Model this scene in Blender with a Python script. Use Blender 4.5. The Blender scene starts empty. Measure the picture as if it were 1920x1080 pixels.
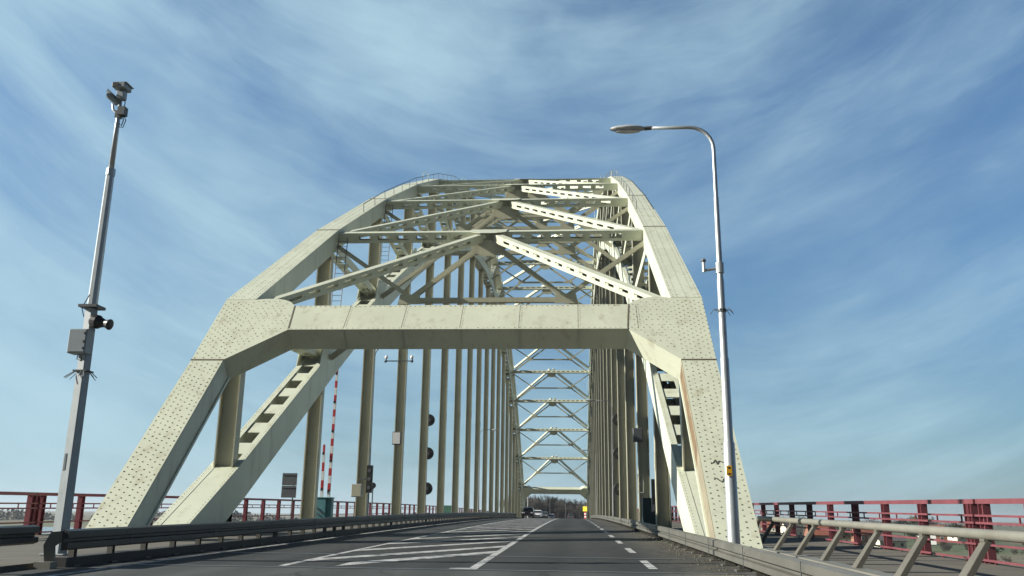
import bpy, math, random
from mathutils import Vector, Matrix
random.seed(7)
V = Vector
sc = bpy.context.scene
COL = sc.collection
R = math.radians

# ------------------------------------------------------------------ materials
def newmat(name):
    m = bpy.data.materials.new(name); m.use_nodes = True
    nt = m.node_tree
    return m, nt, nt.nodes['Principled BSDF']

def paint(name, col, rough=.5, var=.12, scale=1.5, dirt=None, dirt_amt=.0, metal=0., bump=0., streak=False, spec=.5, speck=0):
    m, nt, b = newmat(name)
    N, L = nt.nodes, nt.links
    tc = N.new('ShaderNodeTexCoord')
    n1 = N.new('ShaderNodeTexNoise'); n1.inputs['Scale'].default_value = scale; n1.inputs['Detail'].default_value = 8
    n1.inputs['Roughness'].default_value = .65
    L.new(tc.outputs['Object'], n1.inputs['Vector'])
    r = N.new('ShaderNodeValToRGB')
    r.color_ramp.elements[0].position = .3; r.color_ramp.elements[1].position = .7
    r.color_ramp.elements[0].color = tuple(c*(1-var) for c in col)+(1,)
    r.color_ramp.elements[1].color = tuple(min(1, c*(1+var*.6)) for c in col)+(1,)
    L.new(n1.outputs['Fac'], r.inputs['Fac'])
    out = r.outputs['Color']
    if dirt:
        n2 = N.new('ShaderNodeTexNoise'); n2.inputs['Scale'].default_value = scale*(1.3 if streak else .8); n2.inputs['Detail'].default_value = 10
        n2.inputs['Roughness'].default_value = .7
        if streak:
            mp = N.new('ShaderNodeMapping'); mp.inputs['Scale'].default_value = (3.0, 3.0, .35)
            L.new(tc.outputs['Object'], mp.inputs['Vector']); L.new(mp.outputs['Vector'], n2.inputs['Vector'])
        else:
            L.new(tc.outputs['Object'], n2.inputs['Vector'])
        r2 = N.new('ShaderNodeValToRGB')
        r2.color_ramp.elements[0].position = .53; r2.color_ramp.elements[1].position = .78
        r2.color_ramp.elements[0].color = (0, 0, 0, 1); r2.color_ramp.elements[1].color = (dirt_amt,)*3+(1,)
        L.new(n2.outputs['Fac'], r2.inputs['Fac'])
        mx = N.new('ShaderNodeMixRGB'); mx.inputs['Color2'].default_value = tuple(dirt)+(1,)
        L.new(r2.outputs['Color'], mx.inputs['Fac']); L.new(out, mx.inputs['Color1'])
        out = mx.outputs['Color']
    if speck:
        n4 = N.new('ShaderNodeTexNoise'); n4.inputs['Scale'].default_value = 3.2; n4.inputs['Detail'].default_value = 12; n4.inputs['Roughness'].default_value = .8
        L.new(tc.outputs['Object'], n4.inputs['Vector'])
        r4 = N.new('ShaderNodeValToRGB'); r4.color_ramp.elements[0].position = .655; r4.color_ramp.elements[1].position = .72
        r4.color_ramp.elements[0].color = (0, 0, 0, 1); r4.color_ramp.elements[1].color = (speck,)*3+(1,); L.new(n4.outputs['Fac'], r4.inputs['Fac'])
        m4 = N.new('ShaderNodeMixRGB'); m4.inputs['Color2'].default_value = (.20, .105, .045, 1); L.new(r4.outputs['Color'], m4.inputs['Fac']); L.new(out, m4.inputs['Color1']); out = m4.outputs['Color']
    L.new(out, b.inputs['Base Color'])
    b.inputs['Roughness'].default_value = rough; b.inputs['Metallic'].default_value = metal
    b.inputs['Specular IOR Level'].default_value = spec
    if bump:
        n3 = N.new('ShaderNodeTexNoise'); n3.inputs['Scale'].default_value = scale*14; n3.inputs['Detail'].default_value = 4
        L.new(tc.outputs['Object'], n3.inputs['Vector'])
        bp = N.new('ShaderNodeBump'); bp.inputs['Strength'].default_value = bump; bp.inputs['Distance'].default_value = .02
        L.new(n3.outputs['Fac'], bp.inputs['Height']); L.new(bp.outputs['Normal'], b.inputs['Normal'])
    return m

CREAM = (.59, .62, .485)
M = {}
M['cream'] = paint('cream_bridge_paint', CREAM, .42, .10, .6, (.33, .29, .19), .85, streak=True, speck=.5)
M['cream2'] = paint('shaded_cream_paint', (.48, .47, .345), .4, .12, .45, (.22, .19, .12), .7, streak=True, speck=.6)  # same cream paint as the chords, darkened in colour for the hangers' shade
M['rivet'] = paint('dark_rivet', (.11, .10, .075), .7, .25, 9)
M['seam'] = paint('plate_seam', (.16, .14, .10), .8, .2, 4)
M['rust'] = paint('rusty_cream_steel', (.175, .115, .062), .85, .4, 2.2, (.30, .27, .18), 1., streak=True, speck=.9)
M['stained'] = paint('stained_cream_steel', (.26, .235, .165), .7, .25, 1.6, (.24, .15, .07), .9, streak=True, speck=.9)
M['galv'] = paint('galvanised_steel', (.46, .49, .50), .42, .14, 3, (.30, .32, .33), .4, metal=.55)
M['galvdull'] = paint('dull_galvanised_steel', (.15, .155, .155), .6, .15, 3)
M['mastgrey'] = paint('blue_grey_mast_steel', (.30, .34, .355), .5, .12, 4, (.15, .17, .175), .6, streak=True)
M['galvflat'] = paint('grey_steel_box', (.42, .44, .44), .55, .1, 5)
M['galvdark'] = paint('dark_grey_steel', (.10, .11, .115), .5, .2, 5)
M['black'] = paint('black_plastic', (.018, .018, .02), .45, .2, 6)
M['rail'] = paint('weathered_guardrail', (.125, .122, .104), .5, .22, 1.2, (.085, .078, .06), .8, metal=.1)
M['pipe'] = paint('weathered_pipe_rail', (.185, .18, .15), .5, .2, 1.4, (.13, .115, .085), .8)
M['postgrey'] = paint('olive_grey_steel', (.105, .10, .082), .65, .2, 2.5)
M['red'] = paint('faded_red_paint', (.21, .035, .05), .5, .25, 2.2, (.11, .03, .035), .7)
M['redpink'] = paint('hazy_red_paint', (.165, .048, .058), .5, .25, 2.2, (.10, .025, .03), .8)  # haze over the right railing put into its colour as a pinkish red
M['railshade'] = paint('shade_toned_guardrail', (.032, .036, .038), .45, .25, 1.2, (.05, .05, .047), .8, metal=.1)  # shade on the left rails put into the steel colour
M['darkbase'] = paint('grimy_dark_steel', (.03, .03, .03), .7, .3, 2)
M['kerb'] = paint('weathered_concrete', (.105, .098, .077), .9, .25, 1.1, (.16, .14, .10), .7, bump=.3)
M['white'] = paint('white_paint', (.76, .76, .74), .5, .06, 4)
M['signred'] = paint('signal_red', (.50, .03, .035), .45, .1, 4)
M['teal'] = paint('teal_cabinet_paint', (.09, .25, .27), .5, .15, 3)
M['shadeteal'] = paint('shaded_teal_paint', (.025, .055, .06), .55, .2, 3)  # teal with the right cabinet's shadow put into the colour
M['green'] = paint('green_cabinet_paint', (.09, .23, .17), .5, .15, 3)
M['yellow'] = paint('yellow_sign', (.80, .66, .03), .5, .05, 4)
M['orange'] = paint('yellow_sticker', (.85, .45, .02), .5, .05, 8)
M['glass'] = paint('dark_window_glass', (.03, .035, .04), .12, .1, 2, spec=.6)
M['tyre'] = paint('black_tyre', (.02, .02, .02), .85, .2, 8)
M['lamp'] = paint('pale_lamp_glass', (.55, .57, .58), .2, .05, 4)
M['roof_red'] = paint('red_roof_tiles', (.26, .085, .05), .8, .25, .8)
M['roof_grey'] = paint('grey_roof_tiles', (.12, .11, .11), .8, .25, .8)
M['brick'] = paint('brick_wall', (.27, .13, .085), .9, .25, .6)
M['plaster'] = paint('pale_plaster', (.62, .58, .46), .9, .1, .6)
M['bark'] = paint('bare_bark', (.085, .07, .055), .95, .3, 1.2)
M['twig'] = paint('bare_twigs', (.062, .056, .048), .95, .3, .4)
M['leaf'] = paint('dull_evergreen_leaves', (.055, .075, .035), .9, .35, .5)
M['scrawl'] = paint('dark_paint_scrawl', (.07, .075, .06), .7, .2, 9)

def asphalt():
    m, nt, b = newmat('asphalt'); N, L = nt.nodes, nt.links
    tc = N.new('ShaderNodeTexCoord')
    n = N.new('ShaderNodeTexNoise'); n.inputs['Scale'].default_value = 90; n.inputs['Detail'].default_value = 3
    n2 = N.new('ShaderNodeTexNoise'); n2.inputs['Scale'].default_value = 1; n2.inputs['Detail'].default_value = 7
    mp = N.new('ShaderNodeMapping'); mp.inputs['Scale'].default_value = (1.3, .10, 1)
    L.new(tc.outputs['Object'], n.inputs['Vector']); L.new(tc.outputs['Object'], mp.inputs['Vector']); L.new(mp.outputs['Vector'], n2.inputs['Vector'])
    r = N.new('ShaderNodeValToRGB'); r.color_ramp.elements[0].color = (.021, .024, .024, 1); r.color_ramp.elements[1].color = (.034, .037, .036, 1)
    r.color_ramp.elements[0].position = .32; r.color_ramp.elements[1].position = .7
    L.new(n2.outputs['Fac'], r.inputs['Fac'])
    mx = N.new('ShaderNodeMixRGB'); mx.blend_type = 'OVERLAY'; mx.inputs['Fac'].default_value = .5
    L.new(r.outputs['Color'], mx.inputs['Color1']); L.new(n.outputs['Fac'], mx.inputs['Color2'])
    # wheel-track polish and gritty shoulder by distance from the lane
    sx = N.new('ShaderNodeSeparateXYZ'); L.new(tc.outputs['Object'], sx.inputs['Vector'])
    mr = N.new('ShaderNodeMapRange'); mr.inputs['From Min'].default_value = 1.6; mr.inputs['From Max'].default_value = 2.8
    L.new(sx.outputs['X'], mr.inputs['Value'])
    n3 = N.new('ShaderNodeTexNoise'); n3.inputs['Scale'].default_value = 2.2; n3.inputs['Detail'].default_value = 9; n3.inputs['Roughness'].default_value = .75
    L.new(tc.outputs['Object'], n3.inputs['Vector'])
    r3 = N.new('ShaderNodeValToRGB'); r3.color_ramp.elements[0].position = .33; r3.color_ramp.elements[1].position = .62
    L.new(n3.outputs['Fac'], r3.inputs['Fac'])
    ml = N.new('ShaderNodeMath'); ml.operation = 'MULTIPLY'; L.new(mr.outputs['Result'], ml.inputs[0]); L.new(r3.outputs['Color'], ml.inputs[1])
    m2 = N.new('ShaderNodeMath'); m2.operation = 'MULTIPLY'; m2.inputs[1].default_value = .95; L.new(ml.outputs[0], m2.inputs[0])
    mx2 = N.new('ShaderNodeMixRGB'); mx2.inputs['Color2'].default_value = (.115, .105, .08, 1)
    L.new(m2.outputs[0], mx2.inputs['Fac']); L.new(mx.outputs['Color'], mx2.inputs['Color1'])
    # older paler surfacing before the deck joint, polished wheel tracks, sealed cracks
    lt_ = N.new('ShaderNodeMath'); lt_.operation = 'LESS_THAN'; lt_.inputs[1].default_value = 16.6; L.new(sx.outputs['Y'], lt_.inputs[0])
    m5 = N.new('ShaderNodeMixRGB'); m5.blend_type = 'MULTIPLY'; m5.inputs['Color2'].default_value = (1.9, 1.9, 1.85, 1); L.new(lt_.outputs[0], m5.inputs['Fac']); L.new(mx2.outputs['Color'], m5.inputs['Color1'])
    wv_ = N.new('ShaderNodeMath'); wv_.operation = 'SINE'; wm_ = N.new('ShaderNodeMath'); wm_.operation = 'MULTIPLY_ADD'; wm_.inputs[1].default_value = 3.7; wm_.inputs[2].default_value = .5
    L.new(sx.outputs['X'], wm_.inputs[0]); L.new(wm_.outputs[0], wv_.inputs[0])
    mr2 = N.new('ShaderNodeMapRange'); mr2.inputs['From Min'].default_value = -1; mr2.inputs['From Max'].default_value = 1; mr2.inputs['To Min'].default_value = .84; mr2.inputs['To Max'].default_value = 1.2; L.new(wv_.outputs[0], mr2.inputs['Value'])
    m6 = N.new('ShaderNodeMixRGB'); m6.blend_type = 'MULTIPLY'; m6.inputs['Fac'].default_value = 1; L.new(m5.outputs['Color'], m6.inputs['Color1']); L.new(mr2.outputs['Result'], m6.inputs['Color2'])
    nw = N.new('ShaderNodeTexNoise'); nw.inputs['Scale'].default_value = 1.4; nw.inputs['Detail'].default_value = 5; L.new(tc.outputs['Object'], nw.inputs['Vector'])
    va = N.new('ShaderNodeVectorMath'); va.operation = 'MULTIPLY_ADD'; va.inputs[1].default_value = (1.2, 1.2, 0); L.new(nw.outputs['Color'], va.inputs[0]); L.new(tc.outputs['Object'], va.inputs[2])
    vm_ = N.new('ShaderNodeMapping'); vm_.inputs['Scale'].default_value = (.30, .12, 1); L.new(va.outputs[0], vm_.inputs['Vector'])
    vo = N.new('ShaderNodeTexVoronoi'); vo.feature = 'DISTANCE_TO_EDGE'; vo.inputs['Scale'].default_value = 1; L.new(vm_.outputs[0], vo.inputs['Vector'])
    r7 = N.new('ShaderNodeValToRGB'); r7.color_ramp.elements[0].position = .003; r7.color_ramp.elements[1].position = .010; r7.color_ramp.elements[0].color = (.45, .45, .45, 1); L.new(vo.outputs['Distance'], r7.inputs['Fac'])
    m7 = N.new('ShaderNodeMixRGB'); m7.blend_type = 'MULTIPLY'; m7.inputs['Fac'].default_value = 1; L.new(m6.outputs['Color'], m7.inputs['Color1']); L.new(r7.outputs['Color'], m7.inputs['Color2'])
    L.new(m7.outputs['Color'], b.inputs['Base Color'])
    b.inputs['Roughness'].default_value = .82; b.inputs['Specular IOR Level'].default_value = .35
    bp = N.new('ShaderNodeBump'); bp.inputs['Strength'].default_value = .35; bp.inputs['Distance'].default_value = .01
    L.new(n.outputs['Fac'], bp.inputs['Height']); L.new(bp.outputs['Normal'], b.inputs['Normal'])
    return m
M['asphalt'] = asphalt()

def worn_white():
    m, nt, b = newmat('worn_road_paint'); N, L = nt.nodes, nt.links
    tc = N.new('ShaderNodeTexCoord'); n = N.new('ShaderNodeTexNoise'); n.inputs['Scale'].default_value = 3.2; n.inputs['Detail'].default_value = 10; n.inputs['Roughness'].default_value = .75
    L.new(tc.outputs['Object'], n.inputs['Vector'])
    r = N.new('ShaderNodeValToRGB'); r.color_ramp.elements[0].position = .36; r.color_ramp.elements[1].position = .58
    r.color_ramp.elements[0].color = (.09, .09, .088, 1); r.color_ramp.elements[1].color = (.50, .51, .50, 1)
    L.new(n.outputs['Fac'], r.inputs['Fac']); L.new(r.outputs['Color'], b.inputs['Base Color']); b.inputs['Roughness'].default_value = .7
    return m
M['mark'] = worn_white()

def land_mat():
    m, nt, b = newmat('farmland'); N, L = nt.nodes, nt.links
    tc = N.new('ShaderNodeTexCoord'); v = N.new('ShaderNodeTexVoronoi'); v.inputs['Scale'].default_value = .011
    L.new(tc.outputs['Object'], v.inputs['Vector'])
    sx = N.new('ShaderNodeSeparateColor'); L.new(v.outputs['Color'], sx.inputs[0])
    r = N.new('ShaderNodeValToRGB'); r.color_ramp.interpolation = 'CONSTANT'
    e = r.color_ramp.elements; e[0].color = (.065, .085, .035, 1); e[1].position = .38; e[1].color = (.15, .095, .06, 1)
    for p, c in ((.6, (.09, .105, .045, 1)), (.8, (.13, .12, .075, 1))):
        x = e.new(p); x.color = c
    L.new(sx.outputs[0], r.inputs['Fac'])
    n = N.new('ShaderNodeTexNoise'); n.inputs['Scale'].default_value = .25; n.inputs['Detail'].default_value = 10; L.new(tc.outputs['Object'], n.inputs['Vector'])
    mx = N.new('ShaderNodeMixRGB'); mx.blend_type = 'OVERLAY'; mx.inputs['Fac'].default_value = .7
    L.new(r.outputs['Color'], mx.inputs['Color1']); L.new(n.outputs['Fac'], mx.inputs['Color2']); L.new(mx.outputs['Color'], b.inputs['Base Color'])
    b.inputs['Roughness'].default_value = .95
    return m
M['land'] = land_mat()

def water_mat():
    m, nt, b = newmat('river_water'); N, L = nt.nodes, nt.links
    b.inputs['Base Color'].default_value = (.05, .07, .075, 1); b.inputs['Roughness'].default_value = .12
    tc = N.new('ShaderNodeTexCoord'); mp = N.new('ShaderNodeMapping'); mp.inputs['Scale'].default_value = (.5, .5, 1)
    n = N.new('ShaderNodeTexNoise'); n.inputs['Scale'].default_value = 1; n.inputs['Detail'].default_value = 6
    L.new(tc.outputs['Object'], mp.inputs['Vector']); L.new(mp.outputs['Vector'], n.inputs['Vector'])
    bp = N.new('ShaderNodeBump'); bp.inputs['Strength'].default_value = .5; bp.inputs['Distance'].default_value = .3
    L.new(n.outputs['Fac'], bp.inputs['Height']); L.new(bp.outputs['Normal'], b.inputs['Normal'])
    return m
M['water'] = water_mat()

# ------------------------------------------------------------------ mesh builder
RV = random.Random(99)
class MB:
    def __init__(s): s.v = []; s.f = []; s.m = []
    def add(s, vs, fs, mi=0):
        o = len(s.v); s.v += [tuple(v) for v in vs]
        for f in fs: s.f.append([i+o for i in f]); s.m.append(mi)
    def boxc(s, c, sx, sy, sz, mi=0):
        s.hexa([V((c[0]+a*sx/2, c[1]+b*sy/2, c[2]+d*sz/2)) for d in (-1, 1) for a, b in ((-1, -1), (1, -1), (1, 1), (-1, 1))], mi)
    def hexa(s, P, mi=0):
        s.add(P, [(3, 2, 1, 0), (4, 5, 6, 7), (0, 1, 5, 4), (1, 2, 6, 5), (2, 3, 7, 6), (3, 0, 4, 7)], mi)
    def beam(s, p, q, w, h, up=(0, 0, 1), mi=0):
        p, q = V(p), V(q); d = (q-p).normalized(); up = V(up)
        sd = d.cross(up)
        if sd.length < 1e-4: sd = d.cross(V((1, 0, 0)))
        sd.normalize(); n = sd.cross(d).normalized()
        a, b = sd*(w/2), n*(h/2)
        s.hexa([p-a-b, p+a-b, p+a+b, p-a+b, q-a-b, q+a-b, q+a+b, q-a+b], mi)
    def prismX(s, poly, x0, x1, mi=0):          # polygon of (y,z), extruded along X
        n = len(poly)
        P = [(x0, y, z) for y, z in poly]+[(x1, y, z) for y, z in poly]
        F = [list(range(n))[::-1], [i+n for i in range(n)]]+[(i, (i+1) % n, (i+1) % n+n, i+n) for i in range(n)]
        s.add(P, F, mi)
    def prism(s, pts, off, mi=0):                # planar outline swept by a vector
        n = len(pts); off = V(off); pts = [V(p) for p in pts]
        P = pts+[p+off for p in pts]
        F = [list(range(n)), [i+n for i in range(n)][::-1]]+[((i+1) % n, i, i+n, (i+1) % n+n) for i in range(n)]
        s.add(P, F, mi)
    def tube(s, pts, rad, seg=10, mi=0, cap=True):
        pts = [V(p) for p in pts]
        if not hasattr(rad, '__len__'): rad = [rad]*len(pts)
        o = len(s.v); prev = None
        for i, p in enumerate(pts):
            d = (pts[min(i+1, len(pts)-1)]-pts[max(i-1, 0)]).normalized()
            a = prev if prev is not None else (V((1, 0, 0)) if abs(d.x) < .8 else V((0, 1, 0)))
            a = (a-d*a.dot(d)).normalized(); prev = a; b = d.cross(a)
            for k in range(seg):
                t = 2*math.pi*k/seg
                s.v.append(tuple(p+(a*math.cos(t)+b*math.sin(t))*rad[i]))
        for i in range(len(pts)-1):
            for k in range(seg):
                k2 = (k+1) % seg
                s.f.append([o+i*seg+k, o+i*seg+k2, o+(i+1)*seg+k2, o+(i+1)*seg+k]); s.m.append(mi)
        if cap:
            s.f.append([o+k for k in range(seg)][::-1]); s.m.append(mi)
            s.f.append([o+(len(pts)-1)*seg+k for k in range(seg)]); s.m.append(mi)
    def rivet(s, c, u, v, n, r=.03, h=.014, mi=1):
        if mi == 1:
            if RV.random() < .03: return
            r *= RV.uniform(.75, 1.12); h *= RV.uniform(.7, 1.2); c = V(c)+V(u)*RV.uniform(-.012, .012)+V(v)*RV.uniform(-.012, .012)
        c, u, v, n = V(c), V(u), V(v), V(n)
        ring = [c+(u*math.cos(t)+v*math.sin(t))*r-n*.004 for t in [math.pi/3*k for k in range(6)]]
        top = [c+(u*math.cos(t)+v*math.sin(t))*r*.55+n*h for t in [math.pi/3*k for k in range(6)]]
        s.add(ring+top, [(k, (k+1) % 6, (k+1) % 6+6, k+6) for k in range(6)]+[tuple(range(6, 12))], mi)
    def build(s, name, mats, parent=None, smooth=False):
        me = bpy.data.meshes.new(name); me.from_pydata(s.v, [], s.f)
        if not isinstance(mats, (list, tuple)): mats = [mats]
        for m in mats: me.materials.append(m)
        me.polygons.foreach_set('material_index', s.m)
        if smooth: me.polygons.foreach_set('use_smooth', [True]*len(s.f))
        me.update()
        o = bpy.data.objects.new(name, me); COL.objects.link(o)
        if parent:
            o.parent = parent
            o.location = V((0, 0, 0))
            o.matrix_parent_inverse = Matrix.Translation(-parent.location)
        return o

def tag(o, label=None, cat=None, group=None, kind=None):
    if label: o['label'] = label
    if cat: o['category'] = cat
    if group: o['group'] = group
    if kind: o['kind'] = kind
    return o
def thing(name, label, cat, loc=(0, 0, 0), group=None):
    o = bpy.data.objects.new(name, None); COL.objects.link(o); o.location = loc; o.empty_display_size = .3
    return tag(o, label, cat, group)
def copy_tree(o, parent=None):
    c = o.copy(); COL.objects.link(c)
    if parent: c.parent = parent
    for ch in [x for x in bpy.data.objects if x.parent == o]: copy_tree(ch, c)
    return c
def chamfer(o, w=.01):
    b = o.modifiers.new('edge', 'BEVEL'); b.width = w; b.segments = 1; b.limit_method = 'ANGLE'; return o

# ------------------------------------------------------------------ deck profile
def zd(y): return .014*y-.014*y*y/230.
YS = [-12+4*i for i in range(94)]
def strip(x0, x1, name, mat, lift=0., ys=YS, thick=None):
    mb = MB()
    for a, b in zip(ys[:-1], ys[1:]):
        mb.add([(x0, a, zd(a)+lift), (x1, a, zd(a)+lift), (x1, b, zd(b)+lift), (x0, b, zd(b)+lift)], [(0, 1, 2, 3)])
    if thick:
        for a, b in zip(ys[:-1], ys[1:]):
            mb.add([(x0, a, zd(a)+lift-thick), (x0, b, zd(b)+lift-thick), (x1, b, zd(b)+lift-thick), (x1, a, zd(a)+lift-thick)], [(0, 1, 2, 3)])
            for x, fl in ((x0, 0), (x1, 1)):
                q = [(x, a, zd(a)+lift-thick), (x, a, zd(a)+lift), (x, b, zd(b)+lift), (x, b, zd(b)+lift-thick)]
                mb.add(q if fl == 0 else q[::-1], [(0, 1, 2, 3)])
        for y in (ys[0], ys[-1]):
            q = [(x0, y, zd(y)+lift-thick), (x1, y, zd(y)+lift-thick), (x1, y, zd(y)+lift), (x0, y, zd(y)+lift)]
            mb.add(q, [(0, 1, 2, 3)])
    return tag(mb.build(name, mat), kind='structure')
XR0, XR1 = -9.45, 3.35
strip(XR0, XR1, 'road', M['asphalt'], thick=.8)
strip(-17.2, XR0, 'walkway', M['kerb'], lift=.09, thick=.9)
strip(XR1, 8.8, 'walkway', M['kerb'], lift=.09, thick=.9)

# painted markings
mk = MB()
def ribbon(pts, w, lift=.004):        # pts of (x,y) centre line, w in X
    for (xa, ya), (xb, yb) in zip(pts[:-1], pts[1:]):
        n = max(1, int(abs(yb-ya)/3))
        for i in range(n):
            t0, t1 = i/n, (i+1)/n
            x0, y0, x1, y1 = xa+(xb-xa)*t0, ya+(yb-ya)*t0, xa+(xb-xa)*t1, ya+(yb-ya)*t1
            mk.add([(x0-w/2, y0, zd(y0)+lift), (x0+w/2, y0, zd(y0)+lift), (x1+w/2, y1, zd(y1)+lift), (x1-w/2, y1, zd(y1)+lift)], [(0, 1, 2, 3)])
ribbon([(-1.86, 16.75), (-1.86, 240)], .17)
mk.add([(-2.3, 16.75, zd(16.75)+.004), (-1.945, 16.75, zd(16.75)+.004), (-1.945, 17.1, zd(17.1)+.004), (-2.3, 17.0, zd(17)+.004)], [(0, 1, 2, 3)])
ribbon([(-5.5, 16.9), (-5.5, 240)], .15)
mk_lane = mk.build('road_marking', M['mark']); tag(mk_lane, kind='structure')
mk = MB()
def stripe(x0, y0, x1, y1, hw=.62):
    mk.add([(x0, y0-hw, zd(y0-hw)+.004), (x1, y1-hw, zd(y1-hw)+.004), (x1, y1+hw, zd(y1+hw)+.004), (x0, y0+hw, zd(y0+hw)+.004)], [(0, 1, 2, 3)])
stripe(-4.5, 17.55, -1.95, 22.8, .55)
for i in range(38):
    y0 = 18.8+3.95*i
    stripe(-5.42, y0, -1.95, y0+7.1, .5)
tag(mk.build('road_marking', M['mark']), kind='structure')
mk = MB()
y = 17.55
while y < 240:
    ribbon([(1.55, y), (1.55, y+2.6)], .17); y += 5.75
ribbon([(-8.25, 5), (-8.25, 240)], .15)
tag(mk.build('road_marking', M['mark']), kind='structure')
# transverse deck joints
jb = MB()
for y, w in ((16.6, .22), (20.9, .26)):
    jb.add([(XR0+.02, y-w/2, zd(y)+.006), (XR1-.02, y-w/2, zd(y)+.006), (XR1-.02, y+w/2, zd(y)+.006), (XR0+.02, y+w/2, zd(y)+.006)], [(0, 1, 2, 3)])
tag(jb.build('road_joint', M['galvdark']), kind='structure')

# ------------------------------------------------------------------ the arch bridge
TZ = [-2.1, 9.14, 15.6, 21.4, 26.7, 31.5, 35.6, 38.9, 41.3, 42.8, 43.3]
BZ = [-2.5, 2.9, 9.1, 15.0, 20.3, 25.1, 29.3, 32.6, 35.0, 36.5, 37.0]
def Yk(k): return 31.6+10.75*(k-1)
def Zk(A, k): return (A[k] if k <= 10 else A[20-k])-.7*k/20
XL0, XL1, XRi, XRo = -13.25, -12.1, 3.7, 4.85     # outer / inner planes of both trusses
XLc, XRc, XM = -12.68, 4.27, -4.2
YMID = Yk(10)
bridge = thing('arch_bridge', 'cream riveted steel truss arch bridge spanning over the road', 'bridge', (XM, 20.9, zd(20.9)))
PM = [M['cream'], M['rivet'], M['seam'], M['rust']]

def chord_poly(A, k0, k1, depth):
    ps = [(Yk(k), Zk(A, k)) for k in range(k0, k1+1)]
    low = []
    for i, (y, z) in enumerate(ps):
        a = ps[max(i-1, 0)]; b = ps[min(i+1, len(ps)-1)]
        d1 = V((b[0]-a[0], b[1]-a[1])).normalized()
        low.append((y+d1.y*depth, z-d1.x*depth))
    return ps, low

# top chords
for x0, x1, inner in ((XL0, XL1, 1), (XRi, XRo, -1)):
    mb = MB(); ps, low = chord_poly(TZ, 1, 19, .95)
    for i in range(len(ps)-1):
        mb.prismX([ps[i], ps[i+1], low[i+1], low[i]][::-1], x0, x1)
    # flange lips, rivet rows and splice seams on the upper plate
    for i in range(len(ps)-1):
        a, b = V((0,)+ps[i]), V((0,)+ps[i+1]); d = (b-a).normalized(); n = V((0, -d.z, d.y)); L = (b-a).length
        if i < 6:
            pitch = .24 if i < 2 else .4
            for xx in ((x0+.09, x0+.25, x0+.575, x1-.25, x1-.09) if i < 2 else (x0+.09, x1-.09)):
                for j in range(int(L/pitch)):
                    mb.rivet(V((xx, 0, 0))+a+d*(j*pitch+.1), V((1, 0, 0)), d, n, .026, .012)
        if i in (1, 2, 3, 5):
            c = a+n*.003
            mb.beam(V((x0-.01, 0, 0))+c, V((x1+.01, 0, 0))+c, .12, .03, n, 2)
        # side plate stiffener lips
        for xs in ((x0-.0, -1), (x1, 1)):
            pass
    mb.build('top_chord', PM, bridge)

# end posts (from the portal knee down through the deck) and portal frames
SLP = V((0, .671, .741)); FOOT = V((0, 6.15, 6.35)).normalized()
def mirY(p): return V((p[0], 2*YMID-p[1], p[2]-.6))
def end_post(x0, x1, far, rusty):
    mb = MB(); top = V((0, 29.1, 6.33)); bot = top-FOOT*11.5; n_in = V((0, FOOT.z, -FOOT.y))
    o = [V((x0, 0, 0))+bot, V((x1, 0, 0))+bot, V((x1, 0, 0))+top, V((x0, 0, 0))+top]
    P = o+[p+n_in*.85 for p in o]
    if far: P = [mirY(p) for p in P]
    ri = 3 if rusty else 0
    F = [(0, 1, 2, 3), (7, 6, 5, 4), (0, 4, 5, 1), (1, 5, 6, 2), (2, 6, 7, 3), (3, 7, 4, 0)]
    for fi, f in enumerate(F):
        f = f[::-1] if far else f
        if rusty and fi == 5:
            # the inner side plate: rusted along its upper length, weathered cream lower down
            a0, a1, b1, b0 = P[0], P[4], P[7], P[3]; c0 = b0+(a0-b0)*.36; c1 = b1+(a1-b1)*.40
            mb.add([c0, b0, b1, c1], [(0, 1, 2, 3)], 3); mb.add([a0, c0, c1, a1], [(0, 1, 2, 3)], 4)
            continue
        mb.add([P[i] for i in f], [(0, 1, 2, 3)], 0)
    if not far:
        nrm = -n_in
        rows = int(9.6/.105)
        for j in range(rows):
            s_ = .15+j*.105
            nx = 3
            for i in range(nx):
                xx = x0+.10+(i+(.5 if j % 2 else 0))*.38
                if xx > x1-.05: continue
                mb.rivet(V((xx+random.uniform(-.008, .008), 0, 0))+top-FOOT*s_, V((1, 0, 0)), FOOT, nrm, .028, .014)
        mb.beam(V((x0-.01, 0, 0))+top-FOOT*.02, V((x1+.01, 0, 0))+top-FOOT*.02, .05, .05, nrm, 2)
        # raised edge angles on the inner side
        xi = x1 if x0 < -5 else x0
        mb.beam(V((xi, 0, 0))+bot+n_in*.80, V((xi, 0, 0))+top+n_in*.80, .10, .10, n_in, 0)
        mb.beam(V((xi, 0, 0))+bot+n_in*.07, V((xi, 0, 0))+top+n_in*.07, .03, .12, n_in, 4 if rusty else 0)
    o = mb.build('end_post', PM+[M['stained']], bridge)
    if rusty: o['label'] = 'end post with a rust streaked inner side'
end_post(XL0, XL1, False, False); end_post(XRi, XRo, False, True)
end_post(XL0, XL1, True, False); end_post(XRi, XRo, True, False)

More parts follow.
